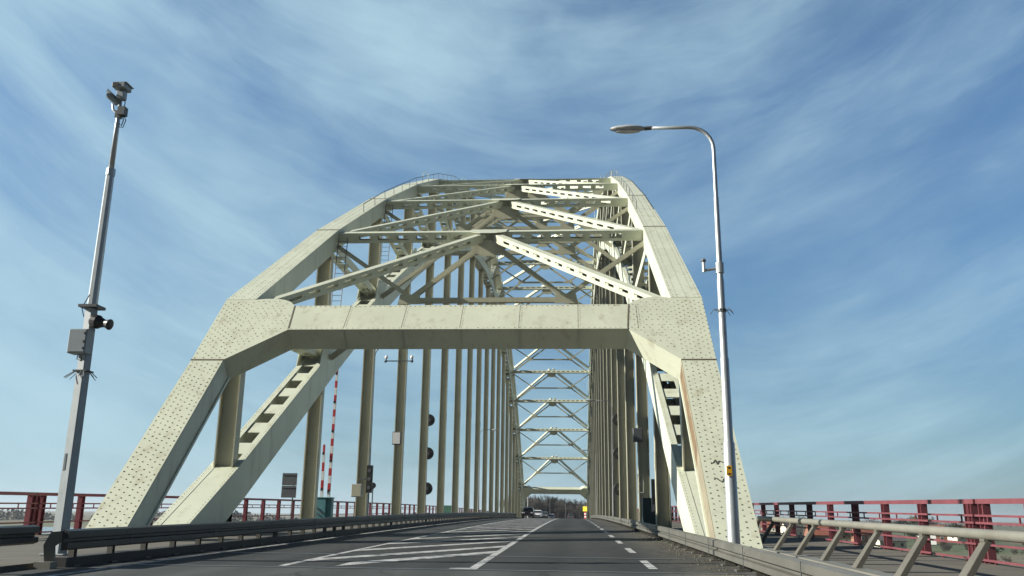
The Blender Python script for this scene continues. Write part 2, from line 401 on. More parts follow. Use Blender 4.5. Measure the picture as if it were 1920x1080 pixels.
def portal(far):
    base = V((0, 29.1, 6.33)); n_in = V((0, SLP.z, -SLP.y)); nrm = -n_in
    def P(x, s): return V((x, 0, 0))+base+SLP*s
    out = [(-13.25, 0), (-12.1, 0), (-10.29, 1.77), (2.0, 1.77), (3.7, 0), (4.85, 0), (4.85, 3.73), (3.7, 3.73),
           (3.35, 3.80), (3.0, 3.80), (2.65, 3.72), (2.35, 3.56), (2.12, 3.31), (-10.45, 3.31), (-10.68, 3.58), (-10.95, 3.72), (-11.3, 3.80), (-11.7, 3.80), (-12.1, 3.73), (-13.25, 3.73)]
    pts = [P(x, s) for x, s in out]
    mb = MB()
    if far:
        mb.prism([mirY(p) for p in pts][::-1], V((0, -n_in.y, n_in.z))*.9)
        mb.build('portal_frame', PM, bridge); return
    mb.prism(pts, n_in*.9)
    U = V((1, 0, 0))
    def dot(x, s, r=.026): mb.rivet(P(x, s), U, SLP, nrm, r, .013)
    # dense staggered rivets on the knees, sparse on the gussets, rows along the beam
    for x0, x1, sg in ((-13.2, -12.15, 1), (3.75, 4.8, -1)):
        for j in range(28):
            s_ = .1+j*.127
            for i in range(4):
                dot(x0+.03+(i+(.5 if j % 2 else 0))*.30, s_)
    for j in range(26):
        s_ = .25+j*.16
        for i in range(9):
            for sg in (-1, 1):
                xg = (-12.05+i*.21+(.1 if j % 2 else 0)) if sg < 0 else (3.62-i*.21-(.1 if j % 2 else 0))
                e = abs(xg-XM)-6.2          # 0 at beam end .. 1.8 at chord
                lo = 1.77-e*.98+.15; hi = min(3.65, 3.2+e*.7)
                if lo < s_ < hi and -12.05 < xg < 3.65 and 0 < e and random.random() < .8: dot(xg, s_, .021)
    x = -10.2
    while x < 1.95:
        dot(x, 1.84); dot(x, 3.24); x += .19
    for k in range(6):
        xs = -8.25+k*2.13
        for j in range(11): dot(xs+.05, 1.95+j*.12, .018)
        mb.beam(P(xs-.02, 1.78), P(xs-.02, 3.30), .012, .008, nrm, 2)
    # seams where beam meets the gussets, along the joint, and dark soffit stiffeners
    for (xa, sa), (xb, sb) in (((-10.29, 1.77), (-10.45, 3.31)), ((2.0, 1.77), (2.12, 3.31))):
        mb.beam(P(xa, sa), P(xb, sb), .05, .02, nrm, 2)
    for xs in (-8.25, -6.12, -3.99, -1.86, .27):
        a = P(xs, 1.77)+n_in*.03; b = P(xs, 1.77)+n_in*.88
        mb.beam(a, b, .03, .05, SLP)
    mb.beam(P(-10.29, 1.772), P(2.0, 1.772), .06, .05, nrm)
    mb.build('portal_frame', PM, bridge)
portal(False); portal(True)

# bottom chords: two side plates, solid cover near the foot, batten plates above
def bottom_chord(x0, x1, inner_x):
    mb = MB(); D = 1.35; t = .12
    ps = [(25.0, -.6), (31.6, Zk(BZ, 1))]+[(Yk(k), Zk(BZ, k)) for k in range(2, 19)]+[(Yk(19), Zk(BZ, 19)), (2*YMID-25.0, -1.2)]
    low = []
    for i, (y, z) in enumerate(ps):
        a = ps[max(i-1, 0)]; b = ps[min(i+1, len(ps)-1)]
        d1 = V((b[0]-a[0], b[1]-a[1])).normalized(); low.append((y+d1.y*D, z-d1.x*D))
    for i in range(len(ps)-1):
        poly = [ps[i], ps[i+1], low[i+1], low[i]][::-1]
        mb.prismX(poly, x0, x0+t); mb.prismX(poly, x1-t, x1)
        a, b = V((0,)+ps[i]), V((0,)+ps[i+1]); d = (b-a).normalized(); n = V((0, -d.z, d.y)); L = (b-a).length
        xc = (x0+x1)/2
        # top lips
        for xx in (x0+.11, x1-.11):
            mb.beam(V((xx, 0, 0))+a+n*.003, V((xx, 0, 0))+b+n*.003, .26, .012, n)
        if i < 3:
            for xx in (x0+.06, x1-.06):
                for j in range(int(L/.2)): mb.rivet(V((xx, 0, 0))+a+d*(j*.2+.08)+n*.009, V((1, 0, 0)), d, n, .02, .012)
        if i in (0, len(ps)-2):
            mb.beam(V((xc, 0, 0))+a-n*.022, V((xc, 0, 0))+b-n*.022, x1-x0-2*t, .04, n)
            mb.beam(V((xc, 0, 0))+a-n*(D-.05), V((xc, 0, 0))+b-n*(D-.05), x1-x0-2*t, .04, n)
        else:
            pitch = 1.9; cnt = int((L-1.2)/pitch); off = (L-cnt*pitch)/2
            for j in range(cnt+1):
                c = a+d*(off+j*pitch)
                mb.beam(V((xc, 0, 0))+c-d*.47-n*.05, V((xc, 0, 0))+c+d*.47-n*.05, x1-x0-2*t, .04, n)
                mb.beam(V((xc, 0, 0))+c-d*.47-n*(D-.05), V((xc, 0, 0))+c+d*.47-n*(D-.05), x1-x0-2*t, .04, n)
    # gusset plates at the panel points
    for k in range(1, 20):
        i = k; y, z = ps[i]; a = ps[i-1]; b = ps[i+1]
        d = V((0, b[0]-a[0], b[1]-a[1])).normalized(); n = V((0, -d.z, d.y)); c = V((0, y, z))
        if k in (1, 19): continue
        w1, w2 = (2.0, .9)
        q = [c-d*w1, c+d*w1, c+d*w2+n*.95, c-d*w2+n*.95]
        for xx in (x0-.012, x1+.012):
            mb.prismX([(p.y, p.z) for p in q][::-1], xx-.02, xx+.02)
    # top chord side of the first panel's inner plate seam
    mb.build('bottom_chord', PM, bridge)
bottom_chord(XL0+.02, XL1-.02, XL1); bottom_chord(XRi+.02, XRo-.02, XRi)

# hangers and posts: rolled H columns
HW = .66; HD = .46
def h_column(mb, x, y, z0, z1, w=HW, dp=HD):
    for sg in (-1, 1): mb.boxc((x+sg*(w/2-.025), y, (z0+z1)/2), .05, dp, z1-z0)
    mb.boxc((x, y-.05, (z0+z1)/2), w-.1, .03, z1-z0)
for xc in (XLc, XRc):
    for k in range(1, 20):
        y = Yk(k); zb = Zk(BZ, k)
        mb = MB(); z1 = zb-1.2 if k not in (1, 19) else zb-.9
        if z1 > zd(y)+.3:
            h_column(mb, xc, y, zd(y)-.3, z1)
            if k <= 9:
                for zs, hh in ((zd(y)+.45, .9), (zd(y)+.36*(z1-zd(y))+.3*(k % 3), .8), (z1-.5, 1.0)):
                    if zs+hh/2 > z1+.4: continue
                    for sg in (-1, 1):
                        mb.boxc((xc+sg*(HW/2+.008), y, zs), .018, HD*.86, hh)
                        for rz in range(int(hh/.13)):
                            mb.rivet((xc+sg*(HW/2+.017), y-HD*.3, zs-hh/2+.08+rz*.13), V((0, 1, 0)), V((0, 0, 1)), V((sg, 0, 0)), .02, .012)
                    mb.boxc((xc, y-.075, zs), HW-.16, .016, hh*.8)
                    for rx in (-.2, -.07, .07, .2):
                        for rz in range(int(hh*.8/.16)): mb.rivet((xc+rx, y-.083, zs-hh*.4+.08+rz*.16), V((1, 0, 0)), V((0, 0, 1)), V((0, -1, 0)), .02, .012)
            mb.build('hanger', [M['cream2'], M['rivet']], bridge)
        mb = MB(); h_column(mb, xc, y, zb-.35, Zk(TZ, k)-.55, HW+.06, HD)
        mb.build('post', [M['cream2']], bridge)

# truss diagonals
def ladder_member(mb, p, q, side, gap, pw, ph, up, pitch=1.5, bl=.55):
    p, q = V(p), V(q); d = (q-p).normalized(); side = V(side); up = V(up); L = (q-p).length
    for s_ in (-1, 1): mb.beam(p+side*(s_*gap/2), q+side*(s_*gap/2), pw, ph, up)
    n = d.cross(side).normalized(); cnt = int((L-.8)/pitch)
    for j in range(cnt+1):
        c = p+d*(.4+j*pitch)
        for s_ in (-1, 1): mb.beam(c-d*bl/2+n*(s_*(ph/2-.02)), c+d*bl/2+n*(s_*(ph/2-.02)), gap, .02, n)
for xc in (XLc, XRc):
    for k in range(1, 19):
        ka, kb = (k, k+1) if k < 10 else (k+1, k)
        p = V((xc, Yk(ka), Zk(TZ, ka)-.75)); q = V((xc, Yk(kb), Zk(BZ, kb)-.15))
        mb = MB(); n = (q-p).normalized().cross(V((1, 0, 0)))
        ladder_member(mb, p, q, V((1, 0, 0)), .62, .06, .46, n)
        mb.build('diagonal', [M['cream']], bridge)

# perforated box members of the lateral bracing
def perf(mb, p, q, w, h, up, pitch=1.0, hole=.62, solid_end=.7):
    p, q = V(p), V(q); d = (q-p).normalized(); L = (q-p).length
    sd = d.cross(V(up)).normalized(); n = sd.cross(d).normalized()
    for s_ in (-1, 1): mb.beam(p+n*(s_*(h/2-.02)), q+n*(s_*(h/2-.02)), w, .04, n)
    cnt = max(1, int((L-2*solid_end)/pitch)); off = (L-cnt*pitch)/2
    for s_ in (-1, 1):
        for t_ in (-1, 1):
            c = sd*(s_*(w/2-.015))+n*(t_*(h/2-.04-.06))
            mb.beam(p+c, q+c, .03, .12, n)
        hh = h-.08-.24+.01
        for j in range(cnt+1):
            a = p+d*(off+j*pitch)+sd*(s_*(w/2-.017)); hl = (pitch-hole)/2
            if j == 0: mb.beam(p+sd*(s_*(w/2-.017)), a+d*hl, .024, hh, n)
            elif j == cnt: mb.beam(a-d*hl, q+sd*(s_*(w/2-.017)), .024, hh, n)
            else: mb.beam(a-d*hl, a+d*hl, .024, hh, n)
def slope_n(k):
    a, b = max(1, k-1), min(19, k+1); d = V((0, Yk(b)-Yk(a), Zk(TZ, b)-Zk(TZ, a))).normalized(); return V((0, -d.z, d.y))
TD = {}
for k in range(2, 19):
    n = slope_n(k); c = V((0, Yk(k), Zk(TZ, k)))-n*.42
    mb = MB(); perf(mb, V((XL1, 0, 0))+c, V((XRi, 0, 0))+c, .42, .54, n)
    # gusset plates at the strut ends and middle
    cm = V((XM, 0, 0))+c
    d = V((0, n.z, -n.y))
    sg = 1 if k <= 10 else -1
    dd = d*(-sg)
    mb.prism([cm+V((-.95, 0, 0))+n*.285+d*.21*sg, cm+V((.95, 0, 0))+n*.285+d*.21*sg, cm+V((.9, 0, 0))+n*.285+dd*.4, cm+V((.4, 0, 0))+n*.285+dd*.7, cm+V((-.4, 0, 0))+n*.285+dd*.7, cm+V((-.9, 0, 0))+n*.285+dd*.4], n*.03)
    mb.build('top_strut', [M['cream']], bridge); TD[k] = c
for k in range(1, 19):
    ka, kb = (k, k+1) if k < 10 else (k+1, k)      # arms run from nodes at ka up to the strut centre at kb
    for xs, xe in ((XL1, -1), (XRi, 1)):
        na = slope_n(ka) if 2 <= ka <= 18 else slope_n(2 if ka < 2 else 18)
        d = V((0, Yk(kb)-Yk(ka), Zk(TZ, kb)-Zk(TZ, ka))).normalized(); n = V((0, -d.z, d.y))
        p = V((xs+(.15 if xe < 0 else -.15), Yk(ka), Zk(TZ, ka)))-n*.42+d*.35; q = V((XM+xe*.35, Yk(kb), Zk(TZ, kb)))-n*.42-d*.35
        mb = MB(); perf(mb, p, q, .32, .44, n); mb.build('lateral_brace', [M['cream']], bridge)

# sway frames between the trusses
def dbl(mb, p, q, gap, w, h, up):
    p, q = V(p), V(q); sd = (q-p).normalized().cross(V(up)).normalized()
    for s_ in (-1, 1): mb.beam(p+sd*(s_*gap/2), q+sd*(s_*gap/2), w, h, up)
for k in range(2, 19):
    y = Yk(k); zt = Zk(TZ, k)-.9; zb = Zk(BZ, k)-.3
    top = V((XM, y, zt)); mids = []
    for xs, s_ in ((XL1, -1), (XRi, 1)):
        node = V((xs, y, zb)); mb = MB()
        dbl(mb, top+V((s_*.25, 0, 0)), node, .20, .07, .23, (0, 0, 1)); 
        mb.build('sway_arm', [M['cream2']], bridge)
        mid = (top+node)/2; mids.append(mid)
        mb = MB(); dbl(mb, V((xs, y, zt)), mid+V((-s_*.1, 0, .1)), .16, .06, .2, (0, 0, 1)); mb.build('sway_corner_brace', [M['cream2']], bridge)
    mb = MB(); mb.beam(mids[0]+V((.1, 0, 0)), mids[1]-V((.1, 0, 0)), .3, .24)
    for m_ in mids: mb.prism([m_+V((-.5, -.23, .28)), m_+V((-.6, -.23, -.22)), m_+V((.6, -.23, -.22)), m_+V((.5, -.23, .28))], (0, .04, 0))
    mb.build('sway_tie', [M['cream2']], bridge)
    mb = MB()
    mb.prism([top+V((-.95, -.2, .2)), top+V((-.85, -.2, -.4)), top+V((-.35, -.2, -.65)), top+V((.35, -.2, -.65)), top+V((.85, -.2, -.4)), top+V((.95, -.2, .2))], (0, .04, 0))
    mb.build('sway_gusset', [M['cream2']], bridge)

# maintenance handrails on the top chords and a ladder on the left truss
for xi, s_ in ((XL1-.1, 1), (XRi+.12, -1)):
    mb = MB(); pts = []
    for k in range(2, 19):
        for t in (0, .25, .5, .75):
            if k == 18 and t > 0: break
            kk = k+t; a, b = int(kk), min(int(kk)+1, 19); fr = kk-a
            y = Yk(kk); z = Zk(TZ, a)*(1-fr)+Zk(TZ, b)*fr
            if kk >= 2.5: pts.append(V((xi, y, z)))
    n = V((0, -.3, .95))
    for p in pts: mb.tube([p, p+n*.5], .022, 4)
    mb.tube([p+n*.5 for p in pts], .024, 4)
    mb.build('handrail', [M['galvdark']], bridge)
    mb = MB()
    for p in pts[7::9]:
        mb.tube([p, p+V((0, 0, .8)), p+V((.22*s_, 0, .92)), p+V((.45*s_, 0, .8)), p+V((.45*s_, 0, -1.0))], .022, 5)
    mb.build('ladder_hoop', [M['cream']], bridge)
for z0, z1, yy, xx in ((9.4, 15.0, 41.2, -11.75), (15.2, 20.6, 51.6, -11.75)):
    mb = MB()
    for s_ in (-1, 1): mb.tube([(xx+s_*.24, yy, z0), (xx+s_*.24, yy+.9, z1)], .022, 5)
    j = 0
    while z0+.3*j < z1:
        t = .3*j/(z1-z0); mb.tube([(xx-.24, yy+.9*t, z0+.3*j), (xx+.24, yy+.9*t, z0+.3*j)], .014, 4); j += 1
    mb.build('ladder', [M['galvdark']], bridge)
# scrawled tags on the right end post
mb = MB(); n_in = V((0, FOOT.z, -FOOT.y)); top = V((0, 29.1, 6.33))
for row, (zc, x0, cnt) in enumerate(((2.72, 3.98, 9), (2.2, 3.98, 10))):
    s0 = (6.33-zc)/FOOT.z; rnd = random.Random(3+row); pts = []
    for i in range(cnt):
        pts.append(V((x0+i*.062+rnd.uniform(-.02, .02), 0, 0))+top-FOOT*(s0+rnd.uniform(-.12, .12))-n_in*.005)
    for a, b in zip(pts[:-1], pts[1:]): mb.beam(a, b, .035, .006, -n_in)
mb.build('graffiti', [M['scrawl']], bridge)

# ------------------------------------------------------------------ guardrails
def sweep(mb, prof, ys, x, mi=0):
    xf = x if callable(x) else (lambda y: x)
    n = len(prof); o = len(mb.v)
    for y in ys:
        for px, pz in prof: mb.v.append((xf(y)+px, y, zd(y)+pz))
    for i in range(len(ys)-1):
        for k in range(n):
            k2 = (k+1) % n
            mb.f.append([o+i*n+k, o+i*n+k2, o+(i+1)*n+k2, o+(i+1)*n+k]); mb.m.append(mi)
    mb.f.append([o+k for k in range(n)]); mb.m.append(mi)
    mb.f.append([o+(len(ys)-1)*n+k for k in range(n)][::-1]); mb.m.append(mi)
def wprof(s, z0, z1, dp=.085):
    h = z1-z0
    f = [(0, 0), (-dp, .10), (-dp, .36), (-.005, .41), (-.005, .55), (-dp, .60), (-dp, .92), (0, 1)]
    return [(s*a, z0+b*h) for a, b in f]+[(s*.03, z1), (s*.03, z0)]
def rng(a, b, st):
    r = []; 
    while a < b: r.append(a); a += st
    return r+[b]
def guardrail(label, xf, y0, y1, z0, z1, side, pitch, mat, pmat, base=True):
    t = thing('guardrail', label, 'guardrail', (xf(y0), y0, zd(y0)))
    mb = MB(); sweep(mb, wprof(side, z0, z1), rng(y0, y1, 2.), xf)
    y = y0+2.0
    while y < min(y1, 60):
        for zz in (.27, .36, .70, .80): mb.rivet((xf(y)-side*.086, y+random.uniform(-.02, .02), zd(y)+z0+(z1-z0)*zz), V((0, 1, 0)), V((0, 0, 1)), V((-side, 0, 0)), .016, .012)
        mb.boxc((xf(y)-side*.088, y+.18, zd(y)+z0+.5*(z1-z0)), .012, .02, (z1-z0)*.96, 1)
        y += 4.0
    mb.build('rail_beam', [mat, M['galvdark']], t)
    mb = MB(); y = y0+.5; i = 0
    posts = []
    while y < y1 and i < 98:
        mb = MB(); x = xf(y)
        for a in (-.045, .045): mb.boxc((x+side*.10, y+a, zd(y)+(z1-.03)/2), .11, .012, z1-.03)
        mb.boxc((x+side*.10, y, zd(y)+(z1-.03)/2), .012, .08, z1-.03)
        mb.boxc((x+side*.10, y, zd(y)+.015), .24, .22, .03)
        mb.boxc((x+side*.045, y, zd(y)+z1-.16), .05, .1, .18)
        mb.build('post', [pmat], t); y += pitch; i += 1
    return t
g1 = guardrail('long weathered guardrail on the left side of the road running under the arch', lambda y: -9.0+.3*min(1, max(0, (y-15)/13)), 15.4, 140, .30, .66, -1, 1.3, M['railshade'], M['postgrey'])
# dull turned-out cream end terminal
mb = MB(); mb.prism([(-9.02, 15.38, zd(15)+.64), (-9.20, 15.34, zd(15)+.62), (-9.30, 15.32, zd(15)+.40), (-9.26, 15.34, zd(15)+.12), (-9.10, 15.38, zd(15)+.12), (-9.14, 15.38, zd(15)+.38), (-9.02, 15.4, zd(15)+.48)], (0, .05, 0)); mb.boxc((-9.2, 15.3, zd(15)+.06), .3, .22, .12); mb.build('end_terminal', [M['pipe']], g1)
mb = MB(); sweep(mb, [(-.32, .0), (-.02, .0), (-.02, .17), (-.32, .17)], rng(15.6, 140, 2.), lambda y: -9.0+.3*min(1, max(0, (y-15)/13))); mb.build('base_beam', [M['darkbase']], g1)
guardrail('short near guardrail section ending in front of the tall camera mast', lambda y: -9.6, 3., 15.5, .40, .73, -1, 2.1, M['railshade'], M['postgrey'])
g3 = guardrail('beige two-ridge guardrail along the right edge of the road', lambda y: 3.08, 6., 150, .14, .50, 1, 1.55, M['rail'], M['postgrey'])
# grit and stones swept up under the right guardrail
mb = MB(); rr = random.Random(5)
for i in range(260):
    y = rr.uniform(13, 42); x = 3.0-abs(rr.gauss(0, .28)); s_ = rr.uniform(.008, .028)
    mb.rivet((x, y, zd(y)+.004), V((1, 0, 0)), V((0, 1, 0)), V((0, 0, 1)), s_, s_*.8, 0)
tag(mb.build('road_grit', [M['kerb']]), 'loose grit and stones along the foot of the right guardrail', 'grit', kind='stuff')

# raised pipe parapet on leaning flat posts
t = thing('pipe_railing', 'pale steel pipe railing on leaning flat posts outside the right guardrail', 'railing', (5.4, 26.8, zd(26.8)))
mb = MB(); ys = [26.9, 26.75, 26.4]+[26-1.*i for i in range(22)]
mb.tube([(5.4, y, zd(y)+(.86 if y < 26.5 else .86-(y-26.4)*.5)) for y in ys], .07, 14); mb.build('pipe', [M['pipe']], t, True)
mb = MB(); sweep(mb, [(4.78, .12), (5.1, .12), (5.1, .16), (4.78, .16)], rng(4., 27, 2), 0); mb.build('base_plate', [M['pipe']], t)
y = 26.7
while y > 5:
    mb = MB(); z = zd(y)
    mb.prism([(4.93, y-.13, z+.16), (4.93, y+.13, z+.16), (5.39, y+.08, z+.80), (5.39, y-.08, z+.80)][::-1], (.03, 0, -.02))
    mb.prism([(4.93, y-.135, z+.16), (5.39, y-.085, z+.80), (5.47, y-.085, z+.80), (5.03, y-.135, z+.16)], (0, .02, 0))
    mb.boxc((5.4, y, z+.795), .09, .14, .05)
    mb.build('post', [M['postgrey']], t); y -= 2.07

# red parapet railings
def red_railing(label, x, y0, y1, pitch, mat, joint, side):
    t = thing('red_railing', label, 'railing', (x, y0, zd(y0)))
    def seg(a, b):
        mb = MB(); sweep(mb, [(-.07, 1.29), (.07, 1.29), (.07, 1.39), (-.07, 1.39)], rng(a, b, 4.), x); mb.build('handrail', [mat], t)
        mb = MB()
        for h in (1.05, .90, .47, .16, .04): sweep(mb, [(-.022, h-.022), (.022, h-.022), (.022, h+.022), (-.022, h+.022)], rng(a, b, 4.), x-side*.09)
        y = a+.6
        while y < min(b, 90):
            mb.boxc((x-side*.09, y, zd(y)+.975), .03, .03, .15); mb.boxc((x-side*.09, y+1.2, zd(y)+.10), .03, .03, .12); y += pitch/2
        mb.build('mid_rails', [mat], t)
    if joint: seg(y0, joint-.05); seg(joint+.05, y1)
    else: seg(y0, y1)
    ys = []; y = y0+.3
    while y < y1: ys.append(y); y += pitch
    if joint: ys += [joint-.28, joint+.28]
    for y in ys[:100]:
        mb = MB(); h = 1.29
        for a in (-.1, .1): mb.boxc((x, y+a, zd(y)+h/2), .16, .02, h)
        mb.boxc((x, y, zd(y)+h/2), .02, .18, h)
        mb.boxc((x, y, zd(y)-.1), .2, .24, .22)
        mb.build('post', [mat], t)
    return t
red_railing('faded red railing along the far left edge of the bridge deck', -17.0, 6, 240, 2.62, M['red'], 27.3, -1)
red_railing('sunlit pinkish red railing along the right edge of the bridge deck', 8.6, 4, 236, 2.62, M['redpink'], 19.6, 1)

# ------------------------------------------------------------------ camera mast (left)
bx, by = -10.35, 17.6; bz = zd(by)+.09
t = thing('camera_mast', 'tall grey camera mast with cabinet and horn behind the left guardrail', 'mast', (bx, by, bz))
def taper_square(mb, x, y, z0, z1, w0, w1, n=4, rot=math.pi/4):
    lo = [V((x+math.cos(rot+2*math.pi*k/n)*w0, y+math.sin(rot+2*math.pi*k/n)*w0, z0)) for k in range(n)]
    hi = [V((x+math.cos(rot+2*math.pi*k/n)*w1, y+math.sin(rot+2*math.pi*k/n)*w1, z1)) for k in range(n)]
    mb.add(lo+hi, [tuple(range(n))[::-1], tuple(range(n, 2*n))]+[(k, (k+1) % n, (k+1) % n+n, k+n) for k in range(n)])
mb = MB(); taper_square(mb, bx, by, bz, 5.42, .165, .128, 4, R(30)); mb.boxc((bx, by, bz+.015), .5, .5, .03)
mb.boxc((bx-.02, by-.17, 2.15), .07, .03, .35); lower = mb.build('lower_pole', [M['mastgrey']], t); chamfer(lower, .012)
mb = MB(); mb.boxc((bx, by, 5.45), .40, .40, .06); mb.build('collar', [M['galvdark']], t)
mb = MB(); taper_square(mb, bx, by, 5.48, 8.6, .105, .088, 8, R(22)); mb.tube([(bx, by, 8.5), (bx, by, 8.66)], .10, 12); mb.build('middle_pole', [M['galv']], t)
mb = MB(); mb.tube([(bx, by, 8.6), (bx, by, 9.95), (bx, by, 10.35)], [.062, .05, .035], 12); mb.build('upper_pole', [M['galv']], t, True)
mb = MB(); mb.boxc((bx-.07, by-.12, 4.66), .40, .30, .52); cab = mb.build('cabinet', [M['mastgrey']], t); chamfer(cab, .015)
mb = MB(); mb.boxc((bx-.07, by-.275, 4.66), .35, .012, .46); dr = mb.build('door', [M['mastgrey']], cab); 
mb = MB()
for z in (4.82, 4.64, 4.5): mb.boxc((bx+.09, by-.287, z), .03, .02, .05)
mb.build('latch', [M['black']], cab)
mb = MB(); mb.tube([(bx-.10, by-.1, 4.42), (bx-.12, by-.1, 4.30), (bx-.04, by-.1, 4.27), (bx-.0, by-.08, 4.38)], .012, 6); mb.tube([(bx, by-.15, 5.7), (bx-.12, by-.18, 5.4), (bx-.05, by-.18, 5.2)], .012, 6); mb.build('cable', [M['galvdark']], t)
# horn speaker
mb = MB(); prof = [(0, .11), (.05, .15), (.16, .15), (.20, .12), (.32, .08), (.36, .09), (.44, .12), (.46, .05)]
ax = V((.95, -.15, -.22)).normalized(); c0 = V((bx+.10, by-.1, 5.13))
mb.tube([c0+ax*a*1.05 for a, r in prof], [r for a, r in prof], 14); mb.beam(V((bx, by, 5.12)), c0+ax*.1, .06, .06); mb.build('horn_speaker', [M['black']], t)
mb = MB()
for a in (-75, -60, -25, -10, 160, 185, 205, 225, 70, 110):
    a0 = R(a); u = V((math.cos(a0), math.sin(a0)*.9, 0)); mb.tube([V((bx, by, 4.05))+u*.13, V((bx, by, 4.05))+u*.16+V((0, 0, .0)), V((bx, by, 3.90))+u*.36], .009, 4)
mb.boxc((bx, by, 4.05), .30, .30, .03); mb.build('strap_ends', [M['galvdark']], t)
# cluster of cameras
mb = MB(); mb.boxc((bx, by, 10.0), .12, .12, .17); mb.boxc((bx+.10, by-.03, 10.06), .17, .16, .20); mb.build('junction_box', [M['galvdark']], t)
mb = MB(); p0 = V((bx-.04, by, 10.02)); mb.tube([p0, p0+V((-.10, 0, .10)), p0+V((-.14, 0, .25))], .028, 8)
mb.build('camera_bracket', [M['galv']], t)
def cctv(c, ax, L, r):
    ax = V(ax).normalized(); mb = MB()
    mb.tube([c-ax*L/2, c-ax*(L/2-.02), c+ax*(L/2-.04), c+ax*L/2], [r*.7, r, r, r*.9], 12)
    up = V((0, 0, 1)); mb.beam(c-ax*L*.4+up*(r+.01), c+ax*L*.62+up*(r+.01), r*2.2, .02)
    return mb
cm = cctv(V((bx-.17, by-.02, 10.38)), (-.62, -.45, .55), .30, .07).build('camera', [M['mastgrey']], t)
mb = MB(); mb.boxc((bx-.265, by-.09, 10.46), .05, .05, .06); mb.build('lens', [M['black']], cm)
mb = MB(); mb.boxc((bx+.01, by, 10.48), .17, .18, .20); mb.boxc((bx, by-.02, 10.67), .30, .34, .11); mb.boxc((bx+.02, by, 10.74), .34, .36, .025); cm = mb.build('camera', [M['mastgrey']], t); chamfer(cm, .02)
mb = MB(); mb.boxc((bx-.06, by-.196, 10.665), .13, .012, .09); mb.build('lens', [M['black']], cm)
mb = MB(); mb.tube([(bx+.1, by, 10.0), (bx+.13, by, 9.85), (bx+.10, by, 9.72), (bx+.04, by, 9.78), (bx+.02, by, 9.92)], .013, 6)
mb.tube([(bx+.12, by, 10.0), (bx+.19, by, 9.85), (bx+.14, by, 9.68), (bx+.04, by, 9.70)], .011, 6); mb.tube([(bx+.09, by, 10.1), (bx+.12, by, 10.3), (bx+.06, by, 10.42)], .011, 6); mb.build('cable', [M['black']], t)

# ------------------------------------------------------------------ street lamps
def street_lamp(label, x, y, z0, ztop, dirx, reach, group=None, detail=False, sc_=1.):
    t = thing('street_lamp', label, 'street lamp', (x, y, z0), group)
    hs = [z0, z0+.03, z0+2.55, z0+2.62, z0+4.6, z0+4.66, z0+6.6, z0+6.66, ztop-2.0, ztop-1.95]
    rs = [.155, .15, .137, .112, .105, .092, .088, .075, .062, .055]
    pts = [V((x, y, h)) for h in hs]; rad = list(rs); r0 = .62
    for a in range(0, 91, 15):
        pts.append(V((x+dirx*(r0-r0*math.cos(R(a))), y, ztop-r0+r0*math.sin(R(a))))); rad.append(.05)
    pts.append(V((x+dirx*(reach-.85), y, ztop))); rad.append(.042)
    mb = MB(); mb.tube(pts, [r*(1 if detail else .72) for r in rad], 18 if detail else 8); mb.build('pole', [M['galv'] if detail else M['galvdull']], t, True)
    # lantern
    mb = MB(); L = .95; c = V((x+dirx*(reach-.40), y, ztop-.01))
    prof = [(-.5, .01, .0), (-.46, .07, .01), (-.3, .14, .03), (0, .165, .05), (.3, .13, .04), (.46, .06, .02), (.5, .03, .0)]
    n = 14; o = []
    for s_, w, b in prof:
        for k in range(n):
            a = 2*math.pi*k/n
            o.append(c+V((-dirx*s_*-1*L*-1 if False else dirx*(-s_)*L, math.cos(a)*w, math.sin(a)*(.045+b if math.sin(a) > 0 else .05+b*.7)*(w/.165)**.5)))
    F = []
    for i in range(len(prof)-1):
        for k in range(n): F.append((i*n+k, i*n+(k+1) % n, (i+1)*n+(k+1) % n, (i+1)*n+k))
    F += [tuple(range(n)), tuple(range((len(prof)-1)*n, len(prof)*n))]
    mb.add(o, F); ln = mb.build('lantern', [M['galvflat']], t, True)
    mb = MB(); gl = []
    for k in range(16):
        a = 2*math.pi*k/16; gl.append(c+V((math.cos(a)*.32-dirx*-.06*0, math.sin(a)*.11, -.072)))
    mb.prism(gl, (0, 0, -.018)); mb.build('glass', [M['lamp']], ln)
    mb = MB(); mb.tube([c-V((dirx*.43, 0, 0)), c-V((dirx*.62, 0, -.012))], .055, 10); mb.build('neck', [M['galvdark']], t)
    return t
lx, ly = 3.75, 21.3
t = street_lamp('near grey street lamp in front of the right end of the arch', lx, ly, zd(ly)+.09, 11.15, -1, 2.62, 'street lamps on the bridge', True)
mb = MB(); mb.tube([(lx, ly, 7.28), (lx-.40, ly, 7.22)], .035, 8); mb.tube([(lx-.40, ly, 7.18), (lx-.40, ly, 7.44)], .042, 10); mb.tube([(lx, ly, 7.15), (lx, ly, 7.42)], .105, 14)
sb = mb.build('sensor_bracket', [M['galv']], t)
mb = MB(); mb.tube([(lx-.40, ly, 7.44), (lx-.40, ly, 7.47), (lx-.40, ly, 7.52)], [.05, .07, .055], 10); mb.build('sensor', [M['galvdark']], sb)
mb = MB()
for a in (10, 40, 165, 200, 320, 250):
    u = V((math.cos(R(a)), math.sin(R(a)), 0)); mb.tube([V((lx, ly, 6.18))+u*.09, V((lx, ly, 6.18))+u*.2+V((0, 0, .03)), V((lx, ly, 6.1))+u*.3], .009, 4)
mb.tube([(lx, ly, 6.14), (lx, ly, 6.22)], .11, 12); mb.build('strap_ends', [M['galvdark']], t)
mb = MB(); mb.boxc((lx-.05, ly-.145, 2.27), .13, .016, .24, 0)
mb.boxc((lx-.05, ly-.154, 2.335), .05, .004, .04, 1); mb.boxc((lx-.05, ly-.154, 2.195), .07, .004, .03, 1)
mb.build('sticker', [M['orange'], M['black']], t)
